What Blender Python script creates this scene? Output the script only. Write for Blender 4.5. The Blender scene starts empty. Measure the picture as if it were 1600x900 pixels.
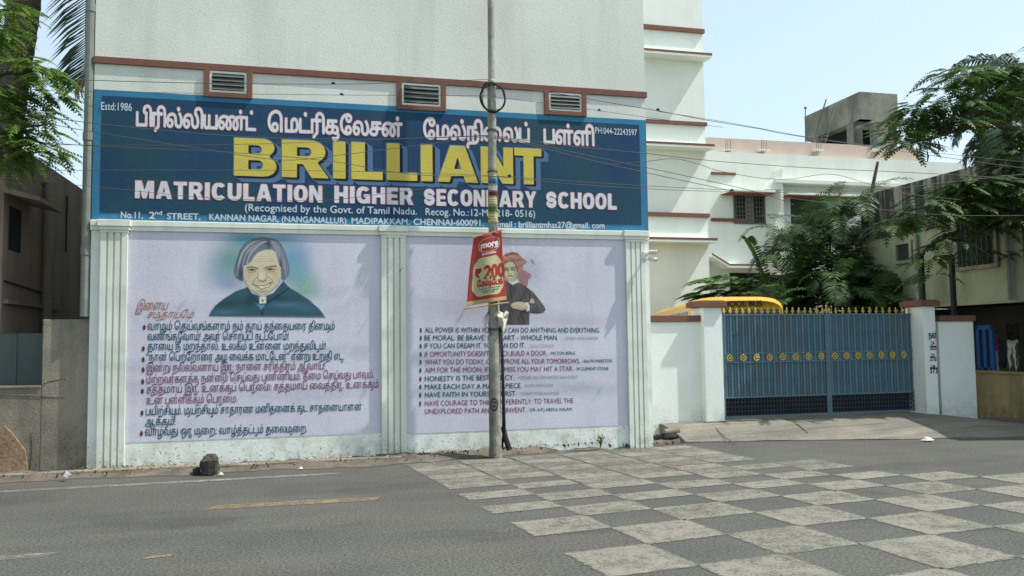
import bpy, math, random
import numpy as np
from mathutils import Vector, Matrix

random.seed(7)
rnd = random.random
SC = bpy.context.scene
COL = SC.collection

# ------------------------------------------------------------------ camera
F = 1280.0
H = 1.5
YAW, PIT, ROL = math.radians(14.01), math.radians(3.70), math.radians(-0.747)
_f = np.array([math.sin(YAW) * math.cos(PIT), math.cos(YAW) * math.cos(PIT), math.sin(PIT)])
_r = np.array([math.cos(YAW), -math.sin(YAW), 0.0])
_u = np.cross(_r, _f)
CR = math.cos(ROL) * _r + math.sin(ROL) * _u
CU = -math.sin(ROL) * _r + math.cos(ROL) * _u
cam_d = bpy.data.cameras.new('camera')
cam_d.sensor_width = 36.0
cam_d.lens = 36.0 * F / 1600.0
cam_d.clip_end = 2000.0
cam = bpy.data.objects.new('camera', cam_d)
COL.objects.link(cam)
cam.matrix_world = Matrix(((CR[0], CU[0], -_f[0], 0), (CR[1], CU[1], -_f[1], 0),
                           (CR[2], CU[2], -_f[2], H), (0, 0, 0, 1)))
SC.camera = cam

# ------------------------------------------------------------------ light
LDIR = Vector((-0.545, 0.158, -0.825)).normalized()
S = -LDIR
w = bpy.data.worlds.new('World')
SC.world = w
w.use_nodes = True
nt = w.node_tree
bg = nt.nodes['Background']
sky = nt.nodes.new('ShaderNodeTexSky')
sky.sky_type = 'NISHITA'
sky.sun_disc = False
sky.sun_elevation = math.asin(S.z)
sky.sun_rotation = math.atan2(S.x, S.y)
sky.air_density = 1.0
sky.dust_density = 1.6
sky.ozone_density = 1.2
hz = nt.nodes.new('ShaderNodeMix')      # thin white heat haze in the sky
hz.data_type = 'RGBA'
hz.inputs[0].default_value = 0.5
hz.inputs[7].default_value = (4.0, 4.75, 4.75, 1)
nt.links.new(sky.outputs[0], hz.inputs[6])
nt.links.new(hz.outputs[2], bg.inputs[0])
bg.inputs[1].default_value = 0.10
sd = bpy.data.lights.new('sun', 'SUN')
sd.energy = 2.6
sd.angle = math.radians(0.6)
sd.color = (1.0, 0.97, 0.915)
so = bpy.data.objects.new('sun', sd)
COL.objects.link(so)
so.rotation_euler = LDIR.to_track_quat('-Z', 'Y').to_euler()
SC.view_settings.view_transform = 'Standard'
SC.view_settings.look = 'None'
SC.view_settings.gamma = 1.0
SC.view_settings.exposure = 1.2
try:
    SC.cycles.max_bounces = 6
    SC.cycles.transparent_max_bounces = 16
except Exception:
    pass


# ------------------------------------------------------------------ measuring
def ray(px, py):
    return _f + (px - 800) / F * CR + (450 - py) / F * CU


def P(px, py, Y):
    """point of the vertical plane y = Y that the photo shows at px, py"""
    d = ray(px, py)
    k = Y / d[1]
    return Vector((d[0] * k, Y, H + d[2] * k))


def G(px, py, z=0.0):
    d = ray(px, py)
    k = (z - H) / d[2]
    return Vector((d[0] * k, d[1] * k, z))


def PX(px, py, X):
    d = ray(px, py)
    k = X / d[0]
    return Vector((X, d[1] * k, H + d[2] * k))


# ------------------------------------------------------------------ materials
def lin(c):
    return tuple((x / 12.92 if x <= 0.04045 else ((x + 0.055) / 1.055) ** 2.4) for x in c)


def s8(r, g, b):
    return lin((r / 255, g / 255, b / 255))


MATS = {}


def mat(name, c1, c2=None, scale=3.0, rough=0.85, bump=0.0, bscale=60.0, fine=0.0, fscale=80.0,
        detail=6, spec=0.3, streak=None, transl=0.0, metal=0.0, dirt=None, lo=0.35, hi=0.65, band=None, slo=.48, shi=.68):
    if name in MATS:
        return MATS[name]
    m = bpy.data.materials.new(name)
    MATS[name] = m
    m.use_nodes = True
    n = m.node_tree.nodes
    l = m.node_tree.links
    b = n['Principled BSDF']
    b.inputs['Roughness'].default_value = rough
    b.inputs['Specular IOR Level'].default_value = spec
    b.inputs['Metallic'].default_value = metal
    tc = n.new('ShaderNodeNewGeometry')
    src = tc.outputs['Position']

    def noise(sc, det=detail, vec=src, rg=0.6):
        q = n.new('ShaderNodeTexNoise')
        q.inputs['Scale'].default_value = sc
        q.inputs['Detail'].default_value = det
        q.inputs['Roughness'].default_value = rg
        l.new(vec, q.inputs['Vector'])
        return q.outputs['Fac']

    def remap(sock, a, bb, c=0.0, d=1.0):
        q = n.new('ShaderNodeMapRange')
        q.inputs['From Min'].default_value = a
        q.inputs['From Max'].default_value = bb
        q.inputs['To Min'].default_value = c
        q.inputs['To Max'].default_value = d
        l.new(sock, q.inputs['Value'])
        return q.outputs['Result']

    def mixc(fac, a, bb, mode='MIX'):
        q = n.new('ShaderNodeMix')
        q.data_type = 'RGBA'
        q.blend_type = mode
        for s_, v in ((q.inputs[0], fac), (q.inputs[6], a), (q.inputs[7], bb)):
            if hasattr(v, 'links') or hasattr(v, 'is_linked'):
                l.new(v, s_)
            elif isinstance(v, (int, float)):
                s_.default_value = v
            else:
                s_.default_value = (*v, 1.0)
        return q.outputs[2]

    if c2 is None:
        c2 = tuple(x * 0.86 for x in c1)
    col = mixc(remap(noise(scale), lo, hi), c1, c2)
    if band:
        # long stretched patches: colour, amount, scale x, scale y
        for (bc, amt, bx, by_, a_, b_) in band:
            mp = n.new('ShaderNodeMapping')
            mp.inputs['Scale'].default_value = (bx, by_, 1.0)
            l.new(src, mp.inputs['Vector'])
            col = mixc(remap(noise(1.0, 7, mp.outputs[0]), a_, b_, 0.0, amt), col, bc)
    if streak:
        # vertical weather streaks: colour, amount
        mp = n.new('ShaderNodeMapping')
        mp.inputs['Scale'].default_value = (streak[2], streak[2], streak[2] * 0.12)
        l.new(src, mp.inputs['Vector'])
        col = mixc(remap(noise(1.0, 5, mp.outputs[0]), slo, shi, 0.0, streak[1]), col, streak[0])
    if dirt:
        # splash dirt near the ground: colour, height, amount
        sx = n.new('ShaderNodeSeparateXYZ')
        l.new(src, sx.inputs[0])
        hgt = remap(sx.outputs[2], 0.0, dirt[1], 1.0, 0.0)
        q = n.new('ShaderNodeMath')
        q.operation = 'MULTIPLY'
        l.new(hgt, q.inputs[0])
        sp = n.new('ShaderNodeMath')
        sp.operation = 'MAXIMUM'
        l.new(remap(noise(6.0), 0.42, 0.70, 0.0, dirt[2]), sp.inputs[0])
        l.new(remap(noise(34.0, 3), 0.60, 0.68, 0.0, 1.6), sp.inputs[1])
        l.new(sp.outputs[0], q.inputs[1])
        col = mixc(q.outputs[0], col, dirt[0])
    if fine:
        g = remap(noise(fscale, 3), 0.3, 0.7, 1.0 - fine, 1.0 + fine)
        q = n.new('ShaderNodeVectorMath')
        q.operation = 'SCALE'
        l.new(col, q.inputs[0])
        l.new(g, q.inputs['Scale'])
        col = q.outputs[0]
    l.new(col, b.inputs['Base Color'])
    if bump:
        q = n.new('ShaderNodeBump')
        q.inputs['Strength'].default_value = min(1.0, bump)
        q.inputs['Distance'].default_value = 0.01
        l.new(noise(bscale, 5), q.inputs['Height'])
        l.new(q.outputs[0], b.inputs['Normal'])
    if transl:
        t = n.new('ShaderNodeBsdfTranslucent')
        l.new(col, t.inputs['Color'])
        ad = n.new('ShaderNodeMixShader')
        ad.inputs[0].default_value = transl
        l.new(b.outputs[0], ad.inputs[1])
        l.new(t.outputs[0], ad.inputs[2])
        l.new(ad.outputs[0], n['Material Output'].inputs['Surface'])
    return m


M_white = mat('wall_white', (.745, .785, .735), (.69, .73, .675), 1.6, bump=.3, bscale=70, fine=.05, fscale=35,
              streak=((.56, .585, .53), .18, 3.0), dirt=((.30, .27, .21), .55, .75))
M_upper = mat('wall_upper', (.66, .685, .62), (.60, .625, .56), .9, bump=.35, bscale=55, fine=.05, fscale=28,
              streak=((.47, .49, .44), .5, 1.6))
M_trim = mat('trim_white', (.72, .75, .67), (.64, .67, .58), 2.5, bump=.15, fine=.03,
             streak=((.46, .47, .40), .35, 5.0), dirt=((.27, .25, .19), .5, .8))
M_terra = mat('terracotta_paint', (.185, .085, .058), (.15, .07, .05), 5, rough=.8, bump=.2, fine=.1)
M_lilac = mat('lilac_wall', (.59, .58, .655), (.55, .54, .62), 1.0, bump=.30, bscale=60, fine=.05, fscale=30,
              streak=((.40, .39, .44), .25, 3.0))
M_border = mat('sign_border', (.038, .195, .335), (.032, .165, .29), 3, bump=.4, bscale=45, fine=.08)
M_field = mat('sign_field', (.011, .045, .115), (.015, .062, .095), .9, bump=.3, bscale=45, fine=.12, lo=.42, hi=.6)
M_pink = mat('letter_pale', (.66, .655, .68), (.58, .575, .61), 6, fine=.06, bump=.4, bscale=45)
M_redline = mat('letter_red', (.33, .12, .12), (.28, .1, .1), 6)
M_yel = mat('letter_yellow', (.58, .48, .085), (.52, .43, .08), 4, fine=.06, bump=.4, bscale=45)
M_blk = mat('letter_black', (.008, .015, .022))
M_blu2 = mat('letter_shadow_blue', (.09, .17, .30), (.075, .15, .27), 4)
M_small = mat('letter_ice', (.50, .58, .62), (.42, .50, .56), 8, fine=.1)
M_teal = mat('letter_teal', (.022, .085, .12), (.03, .10, .14), 10, fine=.15)
M_purp = mat('letter_purple', (.20, .085, .14), (.25, .12, .175), 10, fine=.15)
M_faint = mat('letter_faint', (.36, .33, .38), (.40, .37, .44), 10)
M_bull = mat('bullet_red', (.16, .03, .035))
M_script = mat('letter_script', (.33, .12, .075), (.38, .17, .12), 10)
M_louv = mat('louvre', (.10, .115, .10), (.07, .08, .07), 8, rough=.5)
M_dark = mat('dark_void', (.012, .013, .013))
M_asph = mat('asphalt', (.084, .084, .074), (.064, .064, .058), .7, rough=.92, bump=.5, bscale=90, fine=.6, fscale=48, detail=8,
             band=(((.105, .10, .083), .55, .22, 1.3, .45, .70), ((.034, .034, .031), .6, .5, .9, .56, .72), ((.12, .11, .088), .8, 1.6, 2.2, .64, .74)))
M_dirt = mat('dirt', (.265, .245, .205), (.19, .175, .145), 2.5, rough=.95, bump=1.0, bscale=60, fine=.3, fscale=90)
M_soil = mat('soil', (.15, .13, .10), (.085, .075, .06), 3.5, rough=.95, bump=1.0, bscale=60, fine=.35, fscale=90)
M_apron = mat('apron_concrete', (.215, .202, .165), (.145, .137, .112), 1.6, rough=.95, bump=.9, bscale=55, fine=.28, fscale=60,
              band=(((.10, .095, .08), .6, .5, 7.0, .48, .66), ((.29, .27, .21), .5, .8, 3.0, .52, .7)),
              streak=((.15, .135, .11), .4, 1.5))
M_greyw = mat('grey_plaster', (.285, .255, .195), (.185, .165, .13), 1.8, bump=.7, bscale=50, fine=.12, fscale=30,
              streak=((.085, .08, .07), .55, 4.0), dirt=((.08, .07, .05), .8, .6))
M_sand = mat('rough_sandstone', (.30, .20, .125), (.20, .135, .085), 6, bump=1.0, bscale=25, fine=.25, fscale=25)
M_sheet = mat('greenish_sheet', (.085, .115, .105), (.065, .09, .085), 2, rough=.6)
M_brown = mat('brown_plaster', (.27, .20, .155), (.20, .15, .12), 1.2, bump=.6, bscale=40, fine=.1,
              streak=((.10, .08, .065), .55, 2.5))
M_weath = mat('weathered_wall', (.34, .34, .28), (.20, .20, .165), 1.6, bump=.6, bscale=40, fine=.12,
              streak=((.028, .028, .026), .95, 4.5), slo=.40, shi=.54)
M_weathlow = mat('weathered_green', (.36, .38, .25), (.27, .29, .20), 1.3, bump=.5, bscale=40, fine=.1,
                 streak=((.10, .10, .08), .5, 2.0))
M_conc = mat('raw_concrete', (.23, .225, .18), (.13, .13, .11), 1.2, bump=.5, bscale=20, fine=.12, fscale=12,
             streak=((.05, .05, .047), .8, 1.4))
M_annex = mat('annex_white', (.70, .74, .68), (.64, .68, .62), 1, fine=.03, streak=((.52, .55, .50), .3, 2.0))
M_pinkp = mat('pink_parapet', (.56, .45, .38), (.50, .40, .34), 2, fine=.06)
M_orange = mat('orange_render', (.50, .41, .31), (.45, .36, .27), 3)
M_gate = mat('gate_blue', (.085, .17, .215), (.068, .142, .185), 5, rough=.5, spec=.4, fine=.1, streak=((.15, .13, .11), .45, 5.0), dirt=((.16, .14, .11), .9, .8))
M_gdark = mat('gate_lattice', (.05, .065, .085), (.035, .04, .045), 6, rough=.6)
M_gold = mat('gold_paint', (.55, .40, .08), (.42, .29, .05), 20, rough=.45, spec=.5)
M_bus = mat('bus_yellow', (.62, .36, .035), (.56, .32, .03), 2, rough=.4, spec=.5)
M_glass = mat('dark_glass', (.02, .025, .025), (.03, .035, .035), 1, rough=.15, spec=.6)
M_pole = mat('galvanised_pole', (.36, .36, .30), (.20, .20, .155), 7, rough=.65, fine=.2, streak=((.10, .08, .055), .75, 9.0), dirt=((.035, .03, .025), 1.1, 1.0))
M_cable = mat('black_cable', (.012, .012, .013), rough=.6)
M_wire = mat('grey_wire', (.085, .088, .09), rough=.6)
M_banr = mat('banner_red', (.34, .032, .028), (.29, .028, .025), 4, rough=.55, transl=.15)
M_bang = mat('banner_cream', (.40, .385, .20), (.35, .335, .17), 5, rough=.6)
M_band = mat('banner_dark', (.30, .02, .02))
M_wood = mat('pale_wood', (.40, .30, .13), (.30, .21, .09), 12)
M_rag = mat('pale_rag', (.60, .58, .47), (.48, .46, .37), 8)
M_rock = mat('rock', (.075, .068, .055), (.035, .033, .028), 9, rough=.95, bump=1, bscale=30, fine=.25)
M_soot = mat('sooty_stone', (.035, .033, .03), (.018, .017, .016), 9, rough=.95, bump=1, bscale=30, fine=.25)
M_pave = mat('kerb_concrete', (.26, .225, .17), (.16, .14, .10), 3, rough=.95, bump=.8, bscale=60, fine=.2)
M_leafA = mat('leaf_gulmohar', (.045, .095, .025), (.075, .135, .03), 1.7, rough=.6, transl=.3, fine=.3, fscale=14)
M_leafL = mat('leaf_bright', (.085, .16, .025), (.12, .20, .035), 2, rough=.6, transl=.4, fine=.3, fscale=14)
M_palm = mat('leaf_palm', (.030, .075, .025), (.07, .13, .035), 1.6, rough=.5, transl=.2, fine=.3, fscale=9)
M_coco = mat('leaf_coconut', (.03, .06, .035), (.045, .085, .04), 1.6, rough=.5, transl=.15)
M_dryf = mat('leaf_dry', (.38, .29, .16), (.28, .2, .1), 8)
M_shrub = mat('leaf_shrub', (.07, .16, .03), (.11, .22, .045), 3, rough=.55, transl=.3, fine=.3, fscale=14)
M_bark = mat('bark', (.10, .085, .065), (.055, .045, .038), 8, rough=.95, bump=1, bscale=25)
M_flow = mat('orange_flower', (.55, .08, .03), (.6, .14, .04), 9)
M_ylow = mat('yellow_wall', (.36, .30, .15), (.27, .225, .12), 2, fine=.1, streak=((.11, .09, .05), .5, 3.0), dirt=((.10, .08, .05), .6, .7))
M_bluep = mat('blue_paint', (.03, .11, .34), (.03, .09, .28), 4)
M_mint = mat('mint_cloth', (.38, .52, .40), (.34, .46, .36), 5)
M_pinkc = mat('red_cloth', (.42, .06, .08), (.36, .05, .07), 5)
M_navy = mat('navy_cloth', (.018, .022, .05))
M_blackc = mat('black_cloth', (.014, .014, .015))
M_greyc = mat('grey_cloth', (.24, .23, .22), (.17, .17, .16), 6)
M_litter = mat('litter_white', (.65, .65, .62))
M_cctv = mat('cctv_white', (.66, .66, .60), rough=.4)


def mat_paint(name, c, thr, soft=.09, sc=9.0, ragged=False):
    """worn road paint: asphalt shows through where the paint has gone"""
    m = bpy.data.materials.new(name)
    m.use_nodes = True
    n = m.node_tree.nodes
    l = m.node_tree.links
    b = n['Principled BSDF']
    b.inputs['Roughness'].default_value = .9
    tc = n.new('ShaderNodeNewGeometry')

    def noise(s_, d):
        q = n.new('ShaderNodeTexNoise')
        q.inputs['Scale'].default_value = s_
        q.inputs['Detail'].default_value = d
        q.inputs['Roughness'].default_value = .7
        l.new(tc.outputs['Position'], q.inputs['Vector'])
        return q.outputs['Fac']

    def mth(op, a, bb):
        q = n.new('ShaderNodeMath')
        q.operation = op
        for s_, v in zip(q.inputs, (a, bb)):
            if isinstance(v, float):
                s_.default_value = v
            else:
                l.new(v, s_)
        return q.outputs[0]
    a = mth('ADD', mth('ADD', mth('MULTIPLY', noise(sc * 6, 5), .42), mth('MULTIPLY', noise(sc * .9, 5), .30)), mth('MULTIPLY', noise(sc * .14, 4), .28))
    q = n.new('ShaderNodeMapRange')
    q.inputs['From Min'].default_value = thr - soft
    q.inputs['From Max'].default_value = thr + soft
    q.inputs['To Min'].default_value = .08
    l.new(a, q.inputs['Value'])
    fac = q.outputs[0]
    if ragged:
        uv = n.new('ShaderNodeUVMap')
        uv.uv_map = 'cell'
        sx = n.new('ShaderNodeSeparateXYZ')
        l.new(uv.outputs[0], sx.inputs[0])
        d = mth('MINIMUM', mth('MINIMUM', sx.outputs[0], mth('SUBTRACT', 1.0, sx.outputs[0])), mth('MINIMUM', sx.outputs[1], mth('SUBTRACT', 1.0, sx.outputs[1])))
        e = n.new('ShaderNodeMapRange')
        e.inputs['From Min'].default_value = .0
        e.inputs['From Max'].default_value = .05
        l.new(mth('SUBTRACT', d, mth('MULTIPLY', mth('SUBTRACT', noise(15.0, 6), .56), .20)), e.inputs['Value'])
        fac = mth('MULTIPLY', fac, e.outputs[0])
    cr = n.new('ShaderNodeMix')
    cr.data_type = 'RGBA'
    cr.inputs[6].default_value = (*[x * .62 for x in c], 1)
    cr.inputs[7].default_value = (*c, 1)
    l.new(noise(4.0, 8), cr.inputs[0])
    l.new(cr.outputs[2], b.inputs['Base Color'])
    tr = n.new('ShaderNodeBsdfTransparent')
    mx = n.new('ShaderNodeMixShader')
    l.new(fac, mx.inputs[0])
    l.new(tr.outputs[0], mx.inputs[1])
    l.new(b.outputs[0], mx.inputs[2])
    l.new(mx.outputs[0], n['Material Output'].inputs['Surface'])
    return m


M_chk = mat_paint('checker_paint', (.235, .226, .182), .455, .08, ragged=True)
M_chkw = mat_paint('checker_paint_worn', (.215, .206, .165), .485, .09, ragged=True)
M_line = mat_paint('line_paint', (.27, .265, .23), .50, .07)
M_yline = mat_paint('yellow_line_paint', (.26, .205, .12), .49, .07)


# ------------------------------------------------------------------ mesh building
class MB:
    def __init__(self):
        self.v, self.f = [], []

    def add(self, vs, fs):
        o = len(self.v)
        self.v += [tuple(q) for q in vs]
        self.f += [tuple(i + o for i in q) for q in fs]
        return self

    def box(self, x0, x1, y0, y1, z0, z1):
        return self.add([(x0, y0, z0), (x1, y0, z0), (x1, y1, z0), (x0, y1, z0),
                         (x0, y0, z1), (x1, y0, z1), (x1, y1, z1), (x0, y1, z1)],
                        [(0, 3, 2, 1), (4, 5, 6, 7), (0, 1, 5, 4), (1, 2, 6, 5), (2, 3, 7, 6), (3, 0, 4, 7)])

    def prism(self, pts, vec):
        """polygon (3-D, planar) pushed along vec"""
        n = len(pts)
        a = [Vector(p) for p in pts]
        b = [p + Vector(vec) for p in a]
        fs = [tuple(range(n)), tuple(range(2 * n - 1, n - 1, -1))]
        fs += [(i, i + n, (i + 1) % n + n, (i + 1) % n) for i in range(n)]
        return self.add(a + b, fs)

    def quad(self, a, b, c, d):
        return self.add([a, b, c, d], [(0, 1, 2, 3)])

    def tube(self, pts, rad, n=8, cap=True):
        pts = [Vector(p) for p in pts]
        if not hasattr(rad, '__len__'):
            rad = [rad] * len(pts)
        vs, fs = [], []
        up = Vector((0.13, .31, .94))
        for i, p in enumerate(pts):
            d = (pts[min(i + 1, len(pts) - 1)] - pts[max(i - 1, 0)])
            if d.length < 1e-9:
                d = Vector((0, 0, 1))
            d.normalize()
            if abs(d.dot(up)) > .97:
                e = d.cross(Vector((1, 0, 0)))
            else:
                e = d.cross(up)
            e.normalize()
            g = d.cross(e)
            for k in range(n):
                a = 2 * math.pi * k / n
                vs.append(p + (e * math.cos(a) + g * math.sin(a)) * rad[i])
        for i in range(len(pts) - 1):
            for k in range(n):
                fs.append((i * n + k, i * n + (k + 1) % n, (i + 1) * n + (k + 1) % n, (i + 1) * n + k))
        if cap:
            fs.append(tuple(range(n - 1, -1, -1)))
            fs.append(tuple((len(pts) - 1) * n + k for k in range(n)))
        return self.add(vs, fs)

    def build(self, name, m, parent=None, smooth=False, bevel=0.0):
        me = bpy.data.meshes.new(name)
        org = Vector((0, 0, 0))
        me.from_pydata(self.v, [], self.f)
        if isinstance(m, (list, tuple)):
            for q in m:
                me.materials.append(q)
        else:
            me.materials.append(m)
        if smooth:
            me.polygons.foreach_set('use_smooth', [True] * len(me.polygons))
        me.update()
        o = bpy.data.objects.new(name, me)
        COL.objects.link(o)
        if parent is not None:
            o.parent = parent
            loc = Vector((0, 0, 0))
            q = parent
            while q is not None:
                loc += q.location
                q = q.parent
            o.location = -loc if loc.length else loc
        if bevel:
            bm = o.modifiers.new('bevel', 'BEVEL')
            bm.width = bevel
            bm.segments = 2
            bm.limit_method = 'ANGLE'
            bm.angle_limit = math.radians(40)
        return o


def tag(o, label=None, cat=None, group=None, kind=None):
    if label:
        o['label'] = label
    if cat:
        o['category'] = cat
    if group:
        o['group'] = group
    if kind:
        o['kind'] = kind
    return o


def thing(name, label, cat, loc=(0, 0, 0), group=None):
    o = bpy.data.objects.new(name, None)
    o.empty_display_size = .2
    COL.objects.link(o)
    o.location = loc
    return tag(o, label, cat, group)


# ------------------------------------------------------------------ hand lettering
_tmp = bpy.data.curves.new('letter_source', 'FONT')
_tob = bpy.data.objects.new('letter_source', _tmp)
COL.objects.link(_tob)
_OUT = {}


def outlines(s):
    """closed polylines of a string set in the built-in face, em = 1"""
    if s in _OUT:
        return _OUT[s]
    _tmp.body = s
    bpy.context.view_layer.update()
    dg = bpy.context.evaluated_depsgraph_get()
    cu = _tob.to_curve(dg)
    res = []
    for sp in cu.splines:
        bp = sp.bezier_points
        n = len(bp)
        if n < 2:
            continue
        pts = []
        for i in range(n):
            a, b = bp[i], bp[(i + 1) % n]
            p0, p1, p2, p3 = a.co, a.handle_right, b.handle_left, b.co
            st = (p3 - p0).length < .02 or ((p1 - p0).cross(p3 - p0).length < 1e-5 and (p2 - p0).cross(p3 - p0).length < 1e-5)
            k = 1 if st else 6
            for j in range(k):
                t = j / k
                q = p0 * (1 - t) ** 3 + p1 * 3 * t * (1 - t) ** 2 + p2 * 3 * t * t * (1 - t) + p3 * t ** 3
                pts.append((q.x, q.y))
        res.append(np.array(pts))
    _tob.to_curve_clear()
    _OUT[s] = res
    return res


def stroke_polys(pts, wd):
    """a thick open line as overlapping counter-clockwise quads and discs"""
    res = []
    for (x0, y0), (x1, y1) in zip(pts[:-1], pts[1:]):
        dx, dy = x1 - x0, y1 - y0
        L = math.hypot(dx, dy) or 1e-6
        nx, ny = -dy / L * wd / 2, dx / L * wd / 2
        res.append(np.array([(x0 - nx, y0 - ny), (x1 - nx, y1 - ny), (x1 + nx, y1 + ny), (x0 + nx, y0 + ny)]))
    for x, y in pts:
        res.append(np.array([(x + wd / 2 * math.cos(a), y + wd / 2 * math.sin(a)) for a in np.linspace(0, 2 * math.pi, 9)[:-1]]))
    return res


PRE = {'\u0bc6': '\u0bc6', '\u0bc7': '\u0bc7', '\u0bc8': '\u0bc8', '\u0bca': '\u0bc6', '\u0bcb': '\u0bc7'}


def area(p):
    x, y = p[:, 0], p[:, 1]
    return 0.5 * float(np.sum(x * np.roll(y, -1) - np.roll(x, -1) * y))


def tamil(s, gap=.07, space=.30, uw=.085):
    """lay out Tamil text cluster by cluster (prefix vowels first, u-signs drawn as strokes)"""
    out = []
    x = 0.0
    i = 0
    while i < len(s):
        c = s[i]
        if c == ' ':
            x += space
            i += 1
            continue
        j = i + 1
        while j < len(s) and 0x0BBE <= ord(s[j]) <= 0x0BCD:
            j += 1
        base, signs = s[i], s[i + 1:j]
        i = j
        pre = ''.join(PRE[q] for q in signs if q in PRE)
        post = ''.join('\u0bbe' if q in '\u0bca\u0bcb' else q for q in signs if q in '\u0bbe\u0bbf\u0bc0\u0bcd\u0bca\u0bcb')
        ps = outlines(pre + base + post)
        if not ps:
            continue
        # orientation: the outer contours must turn the same way as the strokes
        big = max(ps, key=lambda q: abs(area(q)))
        if area(big) < 0:
            ps = [q[::-1] for q in ps]
        bx = outlines(base) if not pre else ps
        x0 = min(q[:, 0].min() for q in ps)
        x1 = max(q[:, 0].max() for q in ps)
        h = .52
        ps = [q.copy() for q in ps]
        if '\u0bc1' in signs or '\u0bc2' in signs:
            if base in 'கடமரழள':
                arc = [(x1 - .05, .02), (x1 + .0, -.07), (x1 - .03, -.17), (x1 - .14, -.22), (x1 - .30, -.20)]
                if base in 'மழ':
                    arc = [(x1 - .04, .3), (x1 + .06, .1), (x1 + .06, -.10), (x1 - .04, -.20), (x1 - .2, -.2)]
            elif base in 'ணதநனலற':
                arc = [(x1 - .04, .0), (x1 + .04, -.06), (x1 + .15, -.02), (x1 + .17, .12), (x1 + .17, h)]
            else:
                arc = [(x1 - .045, .05), (x1 - .045, -.24)]
                if base in 'பயவ':
                    arc += [(x1 - .3, -.24)]
            ps += stroke_polys(arc, uw)
            if '\u0bc2' in signs:
                ps += stroke_polys([(x1, .1), (x1 + .1, .02), (x1 + .2, .1), (x1 + .2, h), (x1 + .08, h)], uw)
            x1 = max(q[:, 0].max() for q in ps)
        out += [q + np.array([x - x0, 0]) for q in ps]
        x += x1 - x0 + gap
    return out


def latin(s):
    return outlines(s)


def raster(polys, res, ss=3, grow=0.0, pad=.15):
    """non-zero winding bitmap, grown by `grow` em, averaged down to a smooth field"""
    al = np.concatenate(polys)
    x0, y0 = al.min(0) - pad
    x1, y1 = al.max(0) + pad
    R = res * ss
    Wd = int((x1 - x0) * res + 1) * ss
    Hd = int((y1 - y0) * res + 1) * ss
    acc = np.zeros((Hd, Wd + 1), np.int32)
    for p in polys:
        q = np.roll(p, -1, 0)
        for (ax, ay), (bx, by) in zip((p - (x0, y0)) * R, (q - (x0, y0)) * R):
            if ay == by:
                continue
            sg = 1
            if ay > by:
                ax, ay, bx, by, sg = bx, by, ax, ay, -1
            r0 = int(math.ceil(ay - .5))
            r1 = int(math.ceil(by - .5))
            if r1 <= r0:
                continue
            rr = np.arange(r0, r1)
            cx = np.ceil(ax + (rr + .5 - ay) * (bx - ax) / (by - ay) - .5).astype(int).clip(0, Wd)
            acc[rr, cx] += sg
    bit = np.cumsum(acc, 1)[:, :Wd] != 0
    k = int(round(grow * R))
    if k > 0:
        o = bit.copy()
        for dx in range(-k, k + 1):
            for dy in range(-k, k + 1):
                if dx * dx + dy * dy <= k * k + .5 and (dx or dy):
                    sx, tx = (slice(max(0, -dx), Wd - max(0, dx)), slice(max(0, dx), Wd - max(0, -dx)))
                    sy, ty = (slice(max(0, -dy), Hd - max(0, dy)), slice(max(0, dy), Hd - max(0, -dy)))
                    o[ty, tx] |= bit[sy, sx]
        bit = o
    f = bit.reshape(Hd // ss, ss, Wd // ss, ss).mean((1, 3))
    g = np.pad(f, 1)
    g = (g[:-2, 1:-1] + g[2:, 1:-1] + g[1:-1, :-2] + g[1:-1, 2:] + 2 * g[1:-1, 1:-1]) / 6
    return np.pad(g, 1), x0 - .5 / res, y0 - .5 / res, res


def field_mesh(fld):
    """marching-squares outline of a field, inside filled with long quads -> verts (u, v), faces"""
    g, x0, y0, res = fld
    hh, ww = g.shape
    ins = g > .5
    cnt = ins[:-1, :-1].astype(int) + ins[1:, :-1] + ins[:-1, 1:] + ins[1:, 1:]
    vs, fs = [], []
    idx = {}

    def vid(x, y):
        key = (round(x, 3), round(y, 3))
        if key not in idx:
            idx[key] = len(vs)
            vs.append((x0 + x / res, y0 + y / res))
        return idx[key]
    for j in range(hh - 1):
        row = cnt[j]
        i = 0
        nz = np.nonzero(row)[0]
        last = -1
        for i in nz:
            if i <= last:
                continue
            if row[i] == 4:
                e = i
                while e + 1 < ww - 1 and row[e + 1] == 4:
                    e += 1
                last = e
                fs.append((vid(i, j), vid(e + 1, j), vid(e + 1, j + 1), vid(i, j + 1)))
            else:
                cs = [(i, j), (i + 1, j), (i + 1, j + 1), (i, j + 1)]
                va = [g[b, a] for a, b in cs]
                poly = []
                for k in range(4):
                    a, b = va[k], va[(k + 1) % 4]
                    (ax, ay), (bx, by) = cs[k], cs[(k + 1) % 4]
                    if a > .5:
                        poly.append(vid(ax, ay))
                    if (a > .5) != (b > .5):
                        t = (.5 - a) / (b - a)
                        poly.append(vid(ax + (bx - ax) * t, ay + (by - ay) * t))
                poly = [q for k, q in enumerate(poly) if q != poly[k - 1]]
                if len(poly) >= 3:
                    fs.append(tuple(poly))
    return vs, fs


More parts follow.
